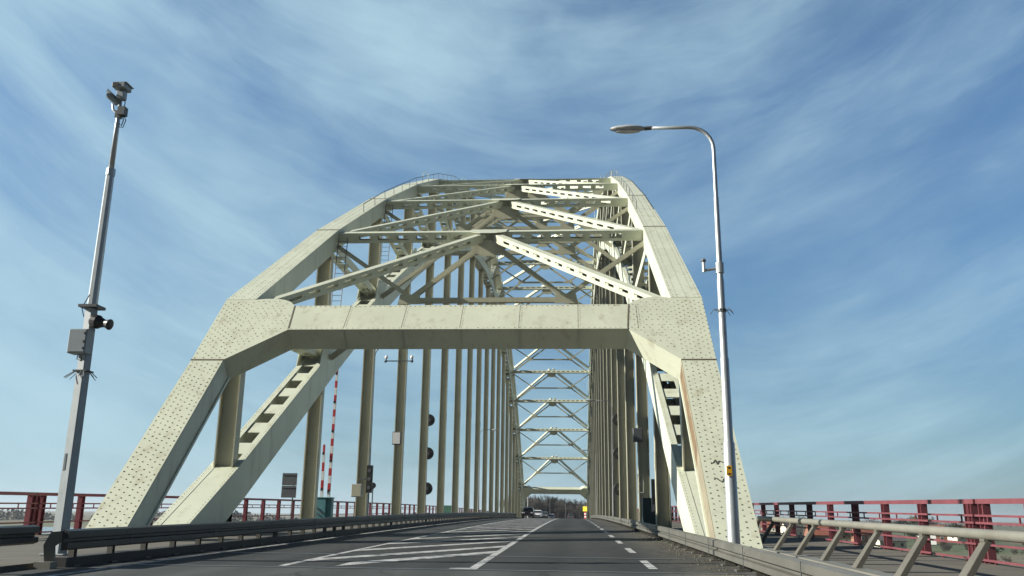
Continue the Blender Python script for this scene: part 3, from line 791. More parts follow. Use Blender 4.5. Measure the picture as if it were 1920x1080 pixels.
street_lamp('second lamp on the right, standing by the hangers beneath the arch', 3.85, 84, zd(84), 12.0, -1, 2.6, 'street lamps on the bridge')
street_lamp('small far lamp on the right near the distant portal', 3.8, 140, zd(140), 11.3, -1, 2.3, 'street lamps on the bridge')
street_lamp('lamp behind the third left hanger with its arm hidden by the portal', -12.58, 54.2, zd(53), 11.6, 1, 2.2, 'street lamps on the bridge')
street_lamp('small pale lamp among the far left hangers', -11.9, 113, zd(113), 11.9, 1, 2.4, 'street lamps on the bridge')

# ------------------------------------------------------------------ round signals, boxes and signs on the hangers
def disc_signal(label, x, y, z, hx, group):
    t = thing('round_signal', label, 'signal board', (x, y, z), group)
    mb = MB(); mb.tube([(x, y-.05, z), (x, y-.03, z), (x, y+.05, z)], [.49, .52, .52], 24); mb.build('disc', [M['black']], t)
    mb = MB(); mb.tube([(x, y-.09, z), (x, y-.05, z)], .17, 14); mb.build('lamp_lens', [M['galvdark']], t)
    mb = MB(); mb.beam((x, y+.07, z), (hx, y+.07, z), .06, .06); mb.build('bracket', [M['galvdark']], t)
for h, w in ((9.1, 'topmost'), (6.25, 'middle'), (3.3, 'lowest')):
    disc_signal('%s of the three black round signals on the fifth left hanger' % w, -12.38, 75.1, h, -12.6, 'round signals on the left hangers')
    disc_signal('%s of the three black round signals on the right hangers' % w, 3.98, 75.1, h+.1, 4.2, 'round signals on the right hangers')
def wall_box(name, label, cat, x, y, z, w, h, d, mat, dm):
    t = thing(name, label, cat, (x, y, z-h/2))
    mb = MB(); mb.boxc((x, y, z), w, d, h); chamfer(mb.build('housing', [mat], t), .015)
    mb = MB(); mb.boxc((x, y-d/2-.008, z), w*.86, .012, h*.88); mb.build('door', [dm], t)
    return t
wall_box('equipment_box', 'white equipment box mounted on the fourth left hanger', 'box', XLc, 62.9, 6.5, .62, .92, .3, M['galvdark'], M['white'])
wall_box('equipment_box', 'grey equipment box low on the left hanger beside the barrier', 'box', XLc-.05, 52.0, 2.5, .62, .75, .3, M['galvflat'], M['cream2'])
wall_box('equipment_box', 'dark square box on the right hangers above the guardrail', 'box', XRc-.35, 57.8-5.2, 5.9, .55, .8, .4, M['galvdark'], M['galvdark'])
t = thing('signal_head', 'tall black signal panel seen from its edge beside the third left hanger', 'signal panel', (-12.2, 53.1, 2.3))
mb = MB(); mb.boxc((-12.18, 52.75, 3.2), .34, .22, 1.62); mb.build('panel', [M['black']], t)
mb = MB()
for z in (2.7, 3.2, 3.7): mb.tube([(-12.18, 52.62, z), (-12.18, 52.56, z)], .11, 12)
mb.build('lens', [M['galvdark']], t); mb = MB(); mb.beam((-12.4, 52.7, 3.2), (-12.75, 52.7, 3.2), .08, .08); mb.build('bracket', [M['galvdark']], t)
t = thing('signal_head', 'narrow black signal panel on the nearest right hangers', 'signal panel', (3.75, 42.4, 1.4))
mb = MB(); mb.boxc((3.78, 41.9, 2.15), .16, .22, 1.5); mb.build('panel', [M['black']], t)
mb = MB(); mb.boxc((3.78, 41.78, 1.6), .08, .03, .3); mb.build('lens', [M['galvdark']], t)
t = thing('sign_bracket', 'pale rectangular outline frame on the second right hanger', 'frame', (4.0, 53.0, 2.5))
mb = MB(); fx, fy, fz = 3.98, 52.0, 3.05
for dx in (-.16, .16): mb.boxc((fx+dx, fy, fz), .04, .05, 1.0)
for dz in (-.5, .5): mb.boxc((fx, fy, fz+dz), .36, .05, .04)
mb.build('frame', [M['cream']], t); mb = MB(); mb.boxc((fx, fy+.2, fz), .05, .4, .05); mb.build('bracket', [M['galvdark']], t)
t = thing('small_signal', 'small round black signal on a thin pole at the left railing', 'signal', (-13.6, 60, zd(60)))
mb = MB(); mb.tube([(-13.6, 60, zd(60)), (-13.6, 60, 2.9)], .045, 8); mb.build('pole', [M['galvdark']], t)
mb = MB(); mb.tube([(-13.6, 59.85, 3.05), (-13.6, 59.9, 3.05), (-13.6, 60.1, 3.05)], [.17, .2, .2], 12); mb.boxc((-13.6, 60, 2.84), .12, .12, .1); mb.build('signal_head', [M['black']], t)
t = thing('camera_bracket', 'dark cross arm with two white cameras high on the fourth left hanger', 'camera arm', (XLc, 62.6, 12.1))
mb = MB(); mb.beam((XLc-.98, 62.5, 12.1), (XLc+1.02, 62.5, 12.1), .06, .07); mb.beam((XLc, 62.5, 12.1), (XLc, 62.9, 12.1), .1, .1); mb.build('arm', [M['galvdark']], t)
for s_ in (-1, 1):
    c = V((XLc+s_*.98, 62.45, 12.13)); mb = MB(); mb.tube([c, c+V((0, 0, .16))], .06, 8); mb.tube([c+V((0, -.1, -.1)), c+V((0, .1, -.02))], .085, 10); h_ = mb.build('camera', [M['galvdark']], t)
    mb = MB(); mb.tube([c+V((-.03*s_, 0, .14)), c+V((-.03*s_, 0, .22)), c+V((-.03*s_, 0, .36))], [.09, .13, .08], 10); mb.build('housing', [M['white']], h_)
# panel sign seen from behind
t = thing('road_sign', 'dark two-panel road sign seen from behind at the left railing', 'sign', (-15.6, 48, zd(48)))
for i, (z0, z1) in enumerate(((1.98, 2.62), (2.64, 3.30))):
    mb = MB(); mb.boxc((-15.55, 48, (z0+z1)/2), .82, .04, z1-z0); mb.boxc((-15.55, 47.97, z1-.1), .78, .03, .04); mb.build('panel', [M['galvdark']], t)
for dx in (.22,):
    mb = MB(); mb.tube([(-15.55+dx, 48.05, zd(48)), (-15.55+dx, 48.05, 3.25)], .035, 8); mb.build('post', [M['galvdark']], t)

# ------------------------------------------------------------------ bridge barrier
t = thing('boom_barrier', 'teal boom barrier with two upright red and white booms behind the left hangers', 'barrier', (-14.3, 50.5, zd(50.5)))
mb = MB(); mb.boxc((-14.35, 50.5, 1.30), .62, .8, 1.4); mb.boxc((-13.9, 50.6, 1.32), .26, .5, 1.42); mb.boxc((-14.25, 50.5, 2.04), 1.02, .86, .06); chamfer(mb.build('cabinet', [M['teal']], t), .02)
mb = MB(); mb.beam((-14.6, 50.08, 1.5), (-14.15, 50.08, 1.1), .04, .06); mb.beam((-14.6, 50.08, 1.2), (-14.3, 50.08, 1.0), .04, .05); mb.build('strut', [M['galvdark']], t)
for x0, x1, z1, n, w in ((-14.38, -14.42, 5.05, 6, .16), (-13.98, -13.92, 12.2, 24, .17)):
    mb = MB(); z0 = 2.0
    for i in range(n):
        a, b = i/n, (i+1)/n
        mb.beam((x0+(x1-x0)*a, 50.4, z0+(z1-z0)*a), (x0+(x1-x0)*b, 50.4, z0+(z1-z0)*b), w*(1-.4*a), .12, (0, 1, 0), 0 if i % 2 == 0 else 1)
    bm = mb.build('boom', [M['white'], M['signred']], t)
    mb = MB()
    for i in range(1, n, 4): mb.boxc((x0+(x1-x0)*i/n, 50.3, z0+(z1-z0)*(i-.0)/n), .11, .07, .14)
    mb.build('warning_lamp', [M['black']], bm)
wall_box('control_cabinet', 'small green control cabinet beyond the left hangers', 'cabinet', -14.5, 104, 1.45, 1.1, 1.5, .7, M['green'], M['green'])
wall_box('control_cabinet', 'shadow-toned teal cabinet standing behind the right guardrail by the hangers', 'cabinet', 4.05, 47.6, 1.3, .7, 1.7, .7, M['shadeteal'], M['shadeteal'])

# ------------------------------------------------------------------ work sign
t = thing('work_sign', 'yellow square sign on a red and white post at the right lane edge', 'sign', (2.25, 158, zd(158)))
z0 = zd(158)
mb = MB(); mb.boxc((2.25, 158, z0+1.70), .80, .04, .84); mb.build('board', [M['yellow']], t)
mb = MB(); mb.boxc((2.25, 158, z0+2.17), .45, .03, .06); mb.build('top_lamp', [M['galvdark']], t)
mb = MB()
for i in range(5): mb.boxc((2.25, 158.05, z0+.12+i*.24), .34, .05, .24, (i+1) % 2)
mb.build('post', [M['white'], M['signred']], t)
t.rotation_euler = (0, 0, R(-24))

# ------------------------------------------------------------------ cars
def car_mesh(kind):
    t = thing('car', 'x', 'car', (0, 0, 0))
    if kind == 'suv': L, W, H, hood, prof = 4.5, 1.82, 1.68, .98, [(-2.25, .35), (-2.25, .80), (-2.15, .96), (-1.25, 1.04), (2.2, 1.05), (2.25, .7), (2.25, .35)]; cab = [(-1.35, 1.03), (-.75, 1.60), (-.4, 1.67), (1.6, 1.66), (2.05, 1.1)]
    else: L, W, H, hood, prof = 4.2, 1.74, 1.46, .85, [(-2.1, .3), (-2.1, .68), (-1.95, .80), (-1.0, .90), (1.9, .93), (2.1, .8), (2.1, .3)]; cab = [(-1.15, .89), (-.4, 1.40), (0, 1.46), (1.2, 1.42), (1.8, .93)]
    mb = MB(); n = len(prof)
    P = [(-W/2, y, z) for y, z in prof]+[(W/2, y, z) for y, z in prof]
    mb.prismX(prof[::-1], -W/2, W/2); m = len(cab)
    lo = .04; P = []
    for s_ in (-1, 1):
        for y, z in cab: P.append((s_*(W/2-lo-(z-.9)*.22), y, z))
    mb.add(P, [tuple(range(m)), tuple(range(m, 2*m))[::-1]]+[(i, i+m, (i+1) % m+m, (i+1) % m) for i in range(m)])
    body = mb.build('body', [M['white']], t); chamfer(body, .06)
    # glass a touch proud of the cabin
    mb = MB()
    def q(i, j, ins=.08):
        y0, z0 = cab[i]; y1, z1 = cab[j]; a = .12; pts = []
        for (y, z, s_) in ((y0+(y1-y0)*a, z0+(z1-z0)*a, -1), (y0+(y1-y0)*a, z0+(z1-z0)*a, 1), (y0+(y1-y0)*(1-a), z0+(z1-z0)*(1-a), 1), (y0+(y1-y0)*(1-a), z0+(z1-z0)*(1-a), -1)):
            pts.append(V((s_*(W/2-lo-(z-.9)*.22-ins), y, z)))
        nn = (pts[1]-pts[0]).cross(pts[2]-pts[1]).normalized()
        if nn.z < 0: nn = -nn
        mb.prism([p+nn*.004 for p in pts], nn*.008)
    q(0, 1); mb.build('windscreen', [M['glass']], t)
    mb = MB(); q(4, 3); mb.build('rear_window', [M['glass']], t)
    for s_ in (-1, 1):
        mb = MB(); pts = []
        for y, z in ((cab[0][0]+.3, cab[0][1]+.06), (cab[4][0]-.25, cab[0][1]+.06), (cab[3][0]-.05, cab[3][1]-.1), (cab[1][0]+.15, cab[1][1]-.07)):
            pts.append(V((s_*(W/2-lo-(z-.9)*.22+.003), y, z)))
        mb.prism(pts, (s_*.008, 0, 0)); mb.build('side_window', [M['glass']], t)
        for yy in (-L*.32, L*.30):
            mb = MB(); mb.tube([(s_*(W/2-.2), yy, .33), (s_*(W/2+.01), yy, .33)], .33, 14); w = mb.build('wheel', [M['tyre']], t)
            mb = MB(); mb.tube([(s_*(W/2+.0), yy, .33), (s_*(W/2+.02), yy, .33)], .2, 10); mb.build('rim', [M['galvflat']], w)
        mb = MB(); mb.boxc((s_*(W/2-.28), -L/2-.004, .70 if kind != 'suv' else .8), .36, .04, .15); mb.build('headlight', [M['lamp']], t)
        mb = MB(); mb.boxc((s_*(W/2-.22), L/2+.004, .78), .28, .04, .16); mb.build('tail_light', [M['signred']], t)
        mb = MB(); mb.boxc((s_*(W/2+.08), cab[0][0]+.35, cab[0][1]+.08), .16, .08, .12); mb.build('mirror', [M['black']], t)
    mb = MB(); mb.boxc((0, -L/2-.006, .48), .9, .03, .16); mb.build('grille', [M['black']], t)
    return t
def carmat(name, c): return paint(name, c, .25, .03, 2)
CM = {'black': carmat('black_car_paint', (.012, .012, .014)), 'white': carmat('white_car_paint', (.75, .76, .77)), 'grey': carmat('grey_car_paint', (.10, .11, .12)), 'silver': carmat('silver_car_paint', (.45, .47, .49))}
def set_car(t, label, x, y, col, rz=0., group='oncoming cars beyond the crest'):
    t['label'] = label; t['group'] = group; t.location = (x, y, zd(y)); t.rotation_euler = ((math.atan(.014-.028*y/230))*(1 if rz == 0 else -1), 0, rz)
    for c in t.children:
        if c.name.startswith('body'):
            c.data = c.data.copy(); c.data.materials[0] = CM[col]
suv = car_mesh('suv'); hatch = car_mesh('hatch')
bpy.context.view_layer.update()
c3 = copy_tree(hatch); c4 = copy_tree(hatch); c5 = copy_tree(suv)
set_car(suv, 'black off-road car leading the oncoming cars beside the left guardrail', -6.9, 141, 'black')
set_car(hatch, 'white car right behind the black off-road car', -6.3, 163, 'white')
set_car(c3, 'dark grey car following the white car in the oncoming lane', -5.9, 186, 'grey')
set_car(c4, 'silver car last in the oncoming row near the far portal', -5.2, 222, 'silver')
set_car(c5, 'dark car driving away under the far portal', -.3, 232, 'grey', math.pi, 'cars driving away')

# ------------------------------------------------------------------ land, water, far scenery
G = -8.
mb = MB(); S = 9000
mb.add([(-S, -1500, G-1), (S, -1500, G-1), (S, S, G-1), (-S, S, G-1)], [(0, 1, 2, 3)]); tag(mb.build('ground', M['land']), kind='structure')
mb = MB()
w = [(-26, -800), (-26, 60), (-40, 240), (-90, 370), (-240, 470), (-420, 560), (-900, 600), (-1500, 500), (-1500, -800)]
mb.add([(x, y, G-.6) for x, y in w], [tuple(range(len(w)))]); tag(mb.build('river', M['water']), kind='structure')
mb = MB()
bank = [(24, -800), (24, 900), (9000, 900), (9000, -800)]
mb.add([(14, -800, G-.9), (14, 1500, G-.9), (60, 1500, G), (60, -800, G), (5000, -800, G), (5000, 1500, G)], [(0, 3, 2, 1), (3, 4, 5, 2)]); tag(mb.build('riverside_land', M['land']), kind='structure')
# ramp that carries the road beyond the bridge
mb = MB()
for y in rng(232, 360, 8): pass
ysr = rng(236, 360, 8)
for a, b in zip(ysr[:-1], ysr[1:]):
    za, zb = zd(a)-.82, zd(b)-.82
    mb.add([(-20, a, za), (12, a, za), (12, b, zb), (-20, b, zb)], [(0, 1, 2, 3)])
    mb.add([(12, a, za), (34, a, G-.95), (34, b, G-.95), (12, b, zb)], [(0, 1, 2, 3)]); mb.add([(-44, a, G-.95), (-20, a, za), (-20, b, zb), (-44, b, G-.95)], [(0, 1, 2, 3)])
mb.add([(-44, 236, G-.95), (34, 236, G-.95), (12, 236, zd(236)-.82), (-20, 236, zd(236)-.82)], [(0, 1, 2, 3)])
tag(mb.build('embankment_ground', M['land']), kind='structure')

# bare trees
def bare_tree(seed, H):
    rn = random.Random(seed); tb = MB(); cb = MB()
    def grow(p, d, L, r, lev):
        q = p+d*L; mid = p+d*L*.5+V((rn.uniform(-1, 1), rn.uniform(-1, 1), rn.uniform(-.3, .5)))*L*.06
        (tb if lev < 2 else cb).tube([p, mid, q], [r, r*.8, r*.6], 5 if lev < 2 else 3, 0, False)
        if lev >= 5: return
        n = {0: 6, 1: 5, 2: 5, 3: 4, 4: 4}[lev]
        for i in range(n):
            t_ = rn.uniform(.35, 1) if i else 1.
            s_ = p+d*L*t_; a = rn.uniform(0, 6.283); sp = rn.uniform(.35, .85)
            u = d.orthogonal().normalized(); v = d.cross(u)
            nd = (d*math.cos(sp)+(u*math.cos(a)+v*math.sin(a))*math.sin(sp)+V((0, 0, .18))).normalized()
            grow(s_, nd, L*rn.uniform(.48, .72), max(r*.5, .028), lev+1)
    grow(V((0, 0, -.3)), V((rn.uniform(-.05, .05), rn.uniform(-.05, .05), 1)).normalized(), H*.36, H*.018, 0)
    return tb, cb
protos = []
def tree_thing(name, label, loc, tb, cb, cmat, group):
    t = thing(name, label, 'tree', (0, 0, 0), group)
    tr = tb.build('trunk', [M['bark']], t); cr = cb.build('crown', [cmat], t); t.location = loc; return t
rt = random.Random(11)
for i in range(3):
    tb, cb = bare_tree(20+i, 15)
    protos.append((tb, cb))
def bare_meshes():
    out = []
    for tb, cb in protos:
        a = tb.build('trunk', [M['bark']]); b = cb.build('crown', [M['twig']]); out.append((a.data, b.data)); bpy.data.objects.remove(a); bpy.data.objects.remove(b)
    return out
BM = bare_meshes()
def put_tree(i, label, x, y, z, s, group, name='bare_tree'):
    t = thing(name, label, 'tree', (x, y, z), group)
    for nm, d in (('trunk', BM[i][0]), ('crown', BM[i][1])):
        o = bpy.data.objects.new(nm, d); COL.objects.link(o); o.parent = t
    t.rotation_euler = (0, 0, rt.uniform(0, 6.28)); t.scale = (s*rt.uniform(.9, 1.15), s*rt.uniform(.9, 1.15), s)
    return t
xs = -23.
for i in range(44):
    x = -26+i*.95+rt.uniform(-.8, .8); y = 395+rt.uniform(-25, 60)
    h = 1.62-.012*max(0, i-14)+rt.uniform(-.2, .12)
    put_tree(i % 3, 'bare brown tree in the row framed by the far portal', x*y/395, y, G-.5, h*y/395*.92, 'bare trees beyond the far portal')
for i in range(12):
    x = -64+i*2.9; y = 420+rt.uniform(-20, 40)
    put_tree(i % 3, 'bare tree seen between the far left hangers', x, y, G-.5, rt.uniform(.75, 1.05), 'bare trees beyond the left hangers')
# far lamp posts in front of the trees
for lab, x, y, zt in (('thick pale mast at the left of the far portal opening', -13.0, 262, 9.0), ('thin pale mast in front of the bare trees', -8.2, 330, 8.0), ('thin pale mast just left of the yellow sign', -2.2, 300, 5.6), ('thin pale mast by the right leg of the far portal', 3.6, 262, 7.8)):
    t = thing('light_mast', lab, 'mast', (x, y, zd(y)), 'light masts beyond the bridge')
    mb = MB(); mb.tube([(x, y, zd(y)-1), (x, y, zt)], [.14 if 'thick' in lab else .08, .1 if 'thick' in lab else .06], 8); mb.build('pole', [M['galvflat'] if 'thick' in lab else M['galvdull']], t)
    mb = MB(); mb.boxc((x+.35, y, zt), .9, .2, .1); mb.build('lamp_head', [M['galvflat']], t)

# village on the right bank
def house(label, x, y, w, d, h, rh, rz, wall, roof, chim=True, cat='house', name='house'):
    t = thing(name, label, cat, (0, 0, 0))
    mb = MB(); mb.boxc((0, 0, h/2), w, d, h)
    for s_ in (-1, 1): mb.prism([(s_*w/2, -d/2, h), (s_*w/2, d/2, h), (s_*w/2, 0, h+rh)][::s_], (-s_*.1, 0, 0))
    mb.build('wall', [wall], t)
    mb = MB(); 
    for s_ in (-1, 1):
        a = V((-w/2-.25, s_*(d/2+.35), h-rh*.7/d)); 
        mb.prism([(-w/2-.25, s_*(d/2+.35), h-rh*.7/d+.02), (w/2+.25, s_*(d/2+.35), h-rh*.7/d+.02), (w/2+.25, 0, h+rh+.03), (-w/2-.25, 0, h+rh+.03)], (0, 0, .18))
    rf = mb.build('roof', [roof], t)
    if chim:
        mb = MB(); mb.boxc((w*.28, .3, h+rh+.2), .6, .6, 1.2); mb.build('chimney', [M['brick']], rf)
    n = max(2, int(w/3))
    for i in range(n):
        xx = -w/2+w*(i+.5)/n
        mb = MB(); mb.boxc((xx, -d/2-.02, h*.55), 1.2, .08, 1.3); wn = mb.build('window', [M['white']], t)
        mb = MB(); mb.boxc((xx, -d/2-.065, h*.55), 1.0, .02, 1.1); mb.build('pane', [M['glass']], wn)
    mb = MB(); mb.boxc((-w/2-.02, 0, h*.62), .08, 1.3, 1.4); wn = mb.build('window', [M['white']], t)
    mb = MB(); mb.boxc((-w/2-.065, 0, h*.62), .02, 1.1, 1.2); mb.build('pane', [M['glass']], wn)
    t.location = (x, y, G); t.rotation_euler = (0, 0, rz); return t
house('long low cream barn behind the right railing', 101, 297, 9, 6, 2.6, 1.6, R(12), M['plaster'], M['roof_grey'], False, 'barn', 'barn')
house('white gabled house with grey roof seen through the right railing', 138, 362, 6, 6, 3.6, 2.8, R(75), M['white'], M['roof_grey'])
for i, (x, y, w, rz, wl, rf, lab) in enumerate((
    (118, 372, 9, 8, 'brick', 'roof_red', 'brick house with red roof left of the white gabled house'),
    (150, 385, 8, -10, 'brick', 'roof_red', 'red roofed brick house right of the white gabled house'),
    (172, 410, 10, 14, 'plaster', 'roof_red', 'pale house with red roof at the right edge of the village'),
    (128, 440, 11, -4, 'brick', 'roof_grey', 'wide brick house with grey roof behind the village houses'),
    (112, 470, 9, 20, 'plaster', 'roof_grey', 'pale house with grey roof near the pipe railing end'),
    (150, 520, 10, 0, 'brick', 'roof_red', 'distant brick house with red roof above the fields'),
    (190, 480, 12, 6, 'brick', 'roof_grey', 'long brick house with grey roof far on the right'),
    (130, 600, 12, -12, 'plaster', 'roof_red', 'farthest pale house with red roof on the right bank'),
    (215, 560, 10, 9, 'white', 'roof_red', 'white walled house with red roof farthest right'),
    (92, 345, 8, 4, 'brick', 'roof_red', 'small brick house with red roof nearest the arch foot'))):
    house(lab, x, y, w, 7.5, 3.4, 3.4, R(rz), M[wl], M[rf])
def leafy(seed, H):
    rn = random.Random(seed); tb = MB(); cb = MB(); tb.tube([(0, 0, -.3), (.1, 0, H*.4), (0, .1, H*.75)], [.25, .18, .08], 6)
    for i in range(6):
        a = rn.uniform(0, 6.28); tb.tube([(0, 0, H*.35), (math.cos(a)*H*.2, math.sin(a)*H*.2, H*.62)], [.1, .04], 4)
    cl = [(V((rn.gauss(0, H*.16), rn.gauss(0, H*.16), H*rn.uniform(.35, .9))), H*rn.uniform(.10, .2)) for _ in range(14)]
    for c, r in cl:
        for _ in range(60):
            p = c+V((rn.gauss(0, 1), rn.gauss(0, 1), rn.gauss(0, .8)))*r*.6; u = V((rn.gauss(0, 1), rn.gauss(0, 1), rn.gauss(0, 1))).normalized(); v = u.orthogonal().normalized(); s_ = H*.028
            cb.add([p-u*s_-v*s_, p+u*s_-v*s_, p+u*s_+v*s_], [(0, 1, 2)])
    return tb, cb
lt = leafy(3, 8); a = lt[0].build('trunk', [M['bark']]); b = lt[1].build('crown', [M['leaf']]); LM = (a.data, b.data); bpy.data.objects.remove(a); bpy.data.objects.remove(b)
for i, (x, y, s) in enumerate(((86, 290, .8), (112, 330, .9), (127, 345, .7), (145, 350, 1), (160, 372, .8), (140, 410, 1.1), (120, 420, 1), (180, 430, 1.1), (105, 400, 1), (165, 460, 1.2), (200, 520, 1.3), (140, 560, 1.3), (120, 520, 1.2), (98, 230, .6), (92, 205, .5), (230, 620, 1.5))):
    if i % 3 == 1: put_tree(i % 3, 'bare garden tree among the village houses', x, y, G, s*.6, 'bare village trees')
    else:
        t = thing('evergreen_tree', 'dark green tree among the village houses', 'tree', (x, y, G), 'green village trees')
        for nm, d in (('trunk', LM[0]), ('crown', LM[1])):
            o = bpy.data.objects.new(nm, d); COL.objects.link(o); o.parent = t
        t.rotation_euler = (0, 0, rt.uniform(0, 6)); t.scale = (s*1.2, s*1.2, s)
for i in range(22):
    d = rt.uniform(170, 420); a = rt.uniform(.24, .50); put_tree(i % 3, 'low bare shrub in the fields behind the right railing', d*a, d*.93, G-1.5, rt.uniform(.22, .42), 'bare shrubs in the right fields', 'bare_shrub')
# far woods on both horizons: one mass each
def far_wood(x0, y0, x1, y1, n, h, name, label):
    rn = random.Random(int(abs(x0)+n)); mb = MB()
    for i in range(n):
        t_ = rn.random(); x = x0+(x1-x0)*t_; y = y0+(y1-y0)*t_+rn.uniform(-60, 60); hh = h*rn.uniform(.5, 1.1)*(.7+.3*math.sin(t_*40)); r = hh*rn.uniform(.3, .5)
        for j in range(16):
            c = V((x+rn.gauss(0, r*.6), y+rn.gauss(0, r*.6), G-1+hh*rn.uniform(.05, 1))); u = V((rn.gauss(0, 1), rn.gauss(0, 1), rn.gauss(0, 1))).normalized(); v = u.orthogonal().normalized(); q = hh*.18
            mb.add([c-u*q, c+u*q*.4+v*q, c+u*q-v*q*.8], [(0, 1, 2)])
    tag(mb.build(name, [M['twig']]), label, 'wood', kind='stuff')
far_wood(-1500, 620, -140, 960, 900, 11, 'far_wood', 'hazy line of trees along the far shore on the left horizon')
far_wood(150, 1500, 2200, 1500, 700, 13, 'far_wood', 'hazy line of trees on the right horizon')

# ------------------------------------------------------------------ air
HAZE = True
if HAZE:
    mb = MB(); x0, x1, y0, y1, z0, z1 = -9100, 9100, -1600, 9100, G-2.2, 60
    mb.hexa([V(p) for p in ((x0, y0, z0), (x1, y0, z0), (x1, y1, z0), (x0, y1, z0), (x0, y0, z1), (x1, y0, z1), (x1, y1, z1), (x0, y1, z1))])
    m = bpy.data.materials.new('haze_air'); m.use_nodes = True; nt = m.node_tree; nt.nodes.clear()
    o = nt.nodes.new('ShaderNodeOutputMaterial'); pv = nt.nodes.new('ShaderNodeVolumePrincipled')
    pv.inputs['Color'].default_value = (.80, .88, .95, 1); pv.inputs['Density'].default_value = .00012; pv.inputs['Anisotropy'].default_value = .2
    nt.links.new(pv.outputs[0], o.inputs['Volume'])
    tag(mb.build('haze', m), 'thin bluish haze in the air', 'haze', kind='stuff')

# ------------------------------------------------------------------ sky, sun, camera
EL, AZB = 25., 8.                 # sun elevation; degrees behind due left
sun_dir = V((-math.cos(R(EL))*math.cos(R(AZB)), -math.cos(R(EL))*math.sin(R(AZB)), math.sin(R(EL))))
w = bpy.data.worlds.new('World'); sc.world = w; w.use_nodes = True
nt = w.node_tree; N, L = nt.nodes, nt.links
bg = N['Background']; sky = N.new('ShaderNodeTexSky'); sky.sky_type = 'NISHITA'; sky.sun_disc = False
sky.sun_elevation = R(EL); sky.sun_rotation = math.atan2(sun_dir.x, sun_dir.y); sky.altitude = 0; sky.air_density = 1.0; sky.dust_density = .6; sky.ozone_density = 2.5
tc = N.new('ShaderNodeTexCoord'); sp = N.new('ShaderNodeSeparateXYZ'); L.new(tc.outputs['Generated'], sp.inputs[0])
def math_n(op, a=None, b=None, c=None):
    n = N.new('ShaderNodeMath'); n.operation = op
    for i, v in enumerate((a, b, c)):
        if v is None: continue
        if isinstance(v, (int, float)): n.inputs[i].default_value = v
        else: L.new(v, n.inputs[i])
    return n.outputs[0]
den = math_n('ADD', math_n('MAXIMUM', sp.outputs['Z'], .0), .10)
u = math_n('DIVIDE', sp.outputs['X'], den); v = math_n('DIVIDE', sp.outputs['Y'], den)
cb = N.new('ShaderNodeCombineXYZ'); L.new(u, cb.inputs[0]); L.new(v, cb.inputs[1])
SKY_ROT, SKY_LOC, SKY_SEED = 6., (2.3, 1.1, 0), 4.7
def noise(vec, scale, detail, rough):
    n = N.new('ShaderNodeTexNoise'); n.inputs['Scale'].default_value = scale; n.inputs['Detail'].default_value = detail; n.inputs['Roughness'].default_value = rough
    L.new(vec, n.inputs['Vector']); return n
def warp(vec, scale, amp, detail=2):
    n = noise(vec, scale, detail, .5); sb = N.new('ShaderNodeVectorMath'); sb.operation = 'SUBTRACT'; sb.inputs[1].default_value = (.5, .5, .5); L.new(n.outputs['Color'], sb.inputs[0])
    m_ = N.new('ShaderNodeVectorMath'); m_.operation = 'MULTIPLY_ADD'; m_.inputs[1].default_value = (amp, amp, 0); L.new(sb.outputs[0], m_.inputs[0]); L.new(vec, m_.inputs[2]); return m_.outputs[0]
def mapped(vec, rot, sc3, loc=(0, 0, 0)):
    m_ = N.new('ShaderNodeMapping'); m_.inputs['Rotation'].default_value = (0, 0, R(rot)); m_.inputs['Scale'].default_value = sc3; m_.inputs['Location'].default_value = loc; L.new(vec, m_.inputs['Vector']); return m_.outputs[0]
def ramp(val, a, b):
    r_ = N.new('ShaderNodeMapRange'); r_.interpolation_type = 'SMOOTHSTEP'; r_.inputs['From Min'].default_value = a; r_.inputs['From Max'].default_value = b; L.new(val, r_.inputs['Value']); return r_.outputs['Result']
az = math_n('ARCTAN2', sp.outputs['X'], sp.outputs['Y'])
qq = math_n('SUBTRACT', sp.outputs['Z'], math_n('MULTIPLY', math_n('MULTIPLY', az, az), .42))
ca = N.new('ShaderNodeCombineXYZ'); L.new(math_n('MULTIPLY', az, 1.7), ca.inputs[0]); L.new(math_n('MULTIPLY', qq, 5.2), ca.inputs[1]); ca.inputs[2].default_value = SKY_SEED
wv = warp(warp(ca.outputs[0], 1.0, .55), 3.2, .16, 4)
fib = noise(mapped(wv, SKY_ROT, (1.0, 1.0, 1), SKY_LOC), 1.15, 12, .56).outputs['Fac']
fine = noise(mapped(wv, SKY_ROT-9, (1.3, 3.0, 1), (3, 1, 0)), 1.6, 10, .66).outputs['Fac']
patch = noise(tc.outputs['Generated'], 2.1, 4, .55).outputs['Fac']
dens = math_n('ADD', fib, math_n('MULTIPLY', math_n('SUBTRACT', fine, .5), .30))
dens = math_n('ADD', dens, math_n('MULTIPLY', math_n('SUBTRACT', patch, .5), .75))
dens = math_n('ADD', dens, math_n('MULTIPLY', sp.outputs['X'], -.32))
low = math_n('MULTIPLY', ramp(sp.outputs['Z'], .40, .10), .17)
dens = math_n('ADD', dens, low)
fac = math_n('MULTIPLY_ADD', ramp(dens, .32, .92), .72, .15)
ov = ramp(sp.outputs['Z'], .80, .64)
fac = math_n('MULTIPLY', ov, fac)
hz = N.new('ShaderNodeValToRGB'); he = hz.color_ramp.elements; he[0].position = 0.; he[0].color = (.28, .395, .53, 1); he[1].position = 1.; he[1].color = (.12, .20, .36, 1)
for p_, c_ in ((.08, (.36, .54, .66, 1)), (.25, (.46, .72, .90, 1)), (.45, (.36, .72, 1.02, 1)), (.60, (.30, .64, .96, 1)), (.72, (.20, .32, .52, 1))):
    e_ = he.new(p_); e_.color = c_
L.new(math_n('MAXIMUM', sp.outputs['Z'], 0.), hz.inputs['Fac'])  # ramp darkens the sky above the view to cut fill light
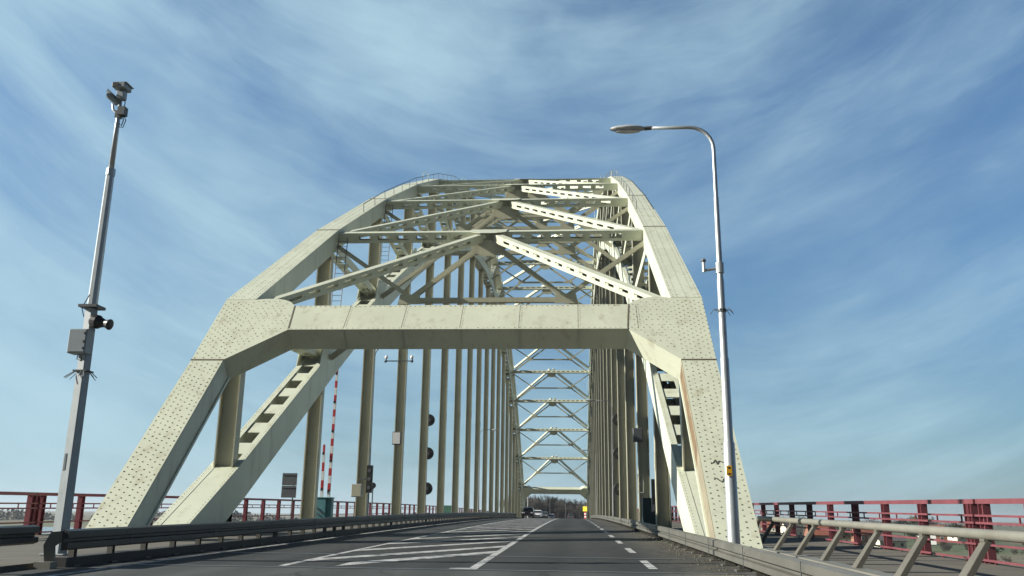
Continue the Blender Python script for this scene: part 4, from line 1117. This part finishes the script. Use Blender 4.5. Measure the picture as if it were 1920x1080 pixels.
# unseen sky behind the camera dimmed to cut fill light; thin bright cloud ahead
bk = N.new('ShaderNodeMapRange'); bk.inputs['From Min'].default_value = -.35; bk.inputs['From Max'].default_value = .35; bk.inputs['To Min'].default_value = .30; bk.inputs['To Max'].default_value = 1.; L.new(sp.outputs['Y'], bk.inputs['Value'])
sm = N.new('ShaderNodeMixRGB'); sm.blend_type = 'MULTIPLY'; sm.inputs['Fac'].default_value = 1; L.new(sky.outputs['Color'], sm.inputs['Color1']); L.new(hz.outputs['Color'], sm.inputs['Color2'])
mx = N.new('ShaderNodeMixRGB'); L.new(fac, mx.inputs['Fac']); L.new(sm.outputs['Color'], mx.inputs['Color1'])
mx.inputs['Color2'].default_value = (4.0, 5.8, 6.7, 1)
vm = N.new('ShaderNodeVectorMath'); vm.operation = 'SCALE'; L.new(mx.outputs['Color'], vm.inputs[0]); L.new(bk.outputs[0], vm.inputs['Scale'])
L.new(vm.outputs[0], bg.inputs['Color']); bg.inputs['Strength'].default_value = .067

sl = bpy.data.lights.new('sun', 'SUN'); sl.energy = 5.; sl.angle = R(.53); sl.color = (1, .955, .86)
so = bpy.data.objects.new('sun', sl); COL.objects.link(so); so.rotation_euler = sun_dir.to_track_quat('Z', 'Y').to_euler()

cd = bpy.data.cameras.new('camera'); cam = bpy.data.objects.new('camera', cd); COL.objects.link(cam)
cd.sensor_width = 36; cd.lens = 36*1624/1920; cd.clip_end = 30000; cd.clip_start = .05
RT = Matrix(((.9977, .0061, -.0678), (.0671, -.2537, .9649), (.0113, .9673, .2535)))
cx, cy, cz = RT.col[0], RT.col[1], RT.col[2]
mw = Matrix.Identity(4)
for i in range(3): mw[i][0], mw[i][1], mw[i][2] = cx[i], cy[i], -cz[i]
cam.matrix_world = Matrix.Translation((0, 0, 1.2)) @ mw
sc.camera = cam
sc.view_settings.view_transform = 'Standard'; sc.view_settings.look = 'None'; sc.view_settings.gamma = 1; sc.view_settings.exposure = .86
sc.cycles.max_bounces = 5; sc.cycles.diffuse_bounces = 1; sc.cycles.volume_bounces = 0
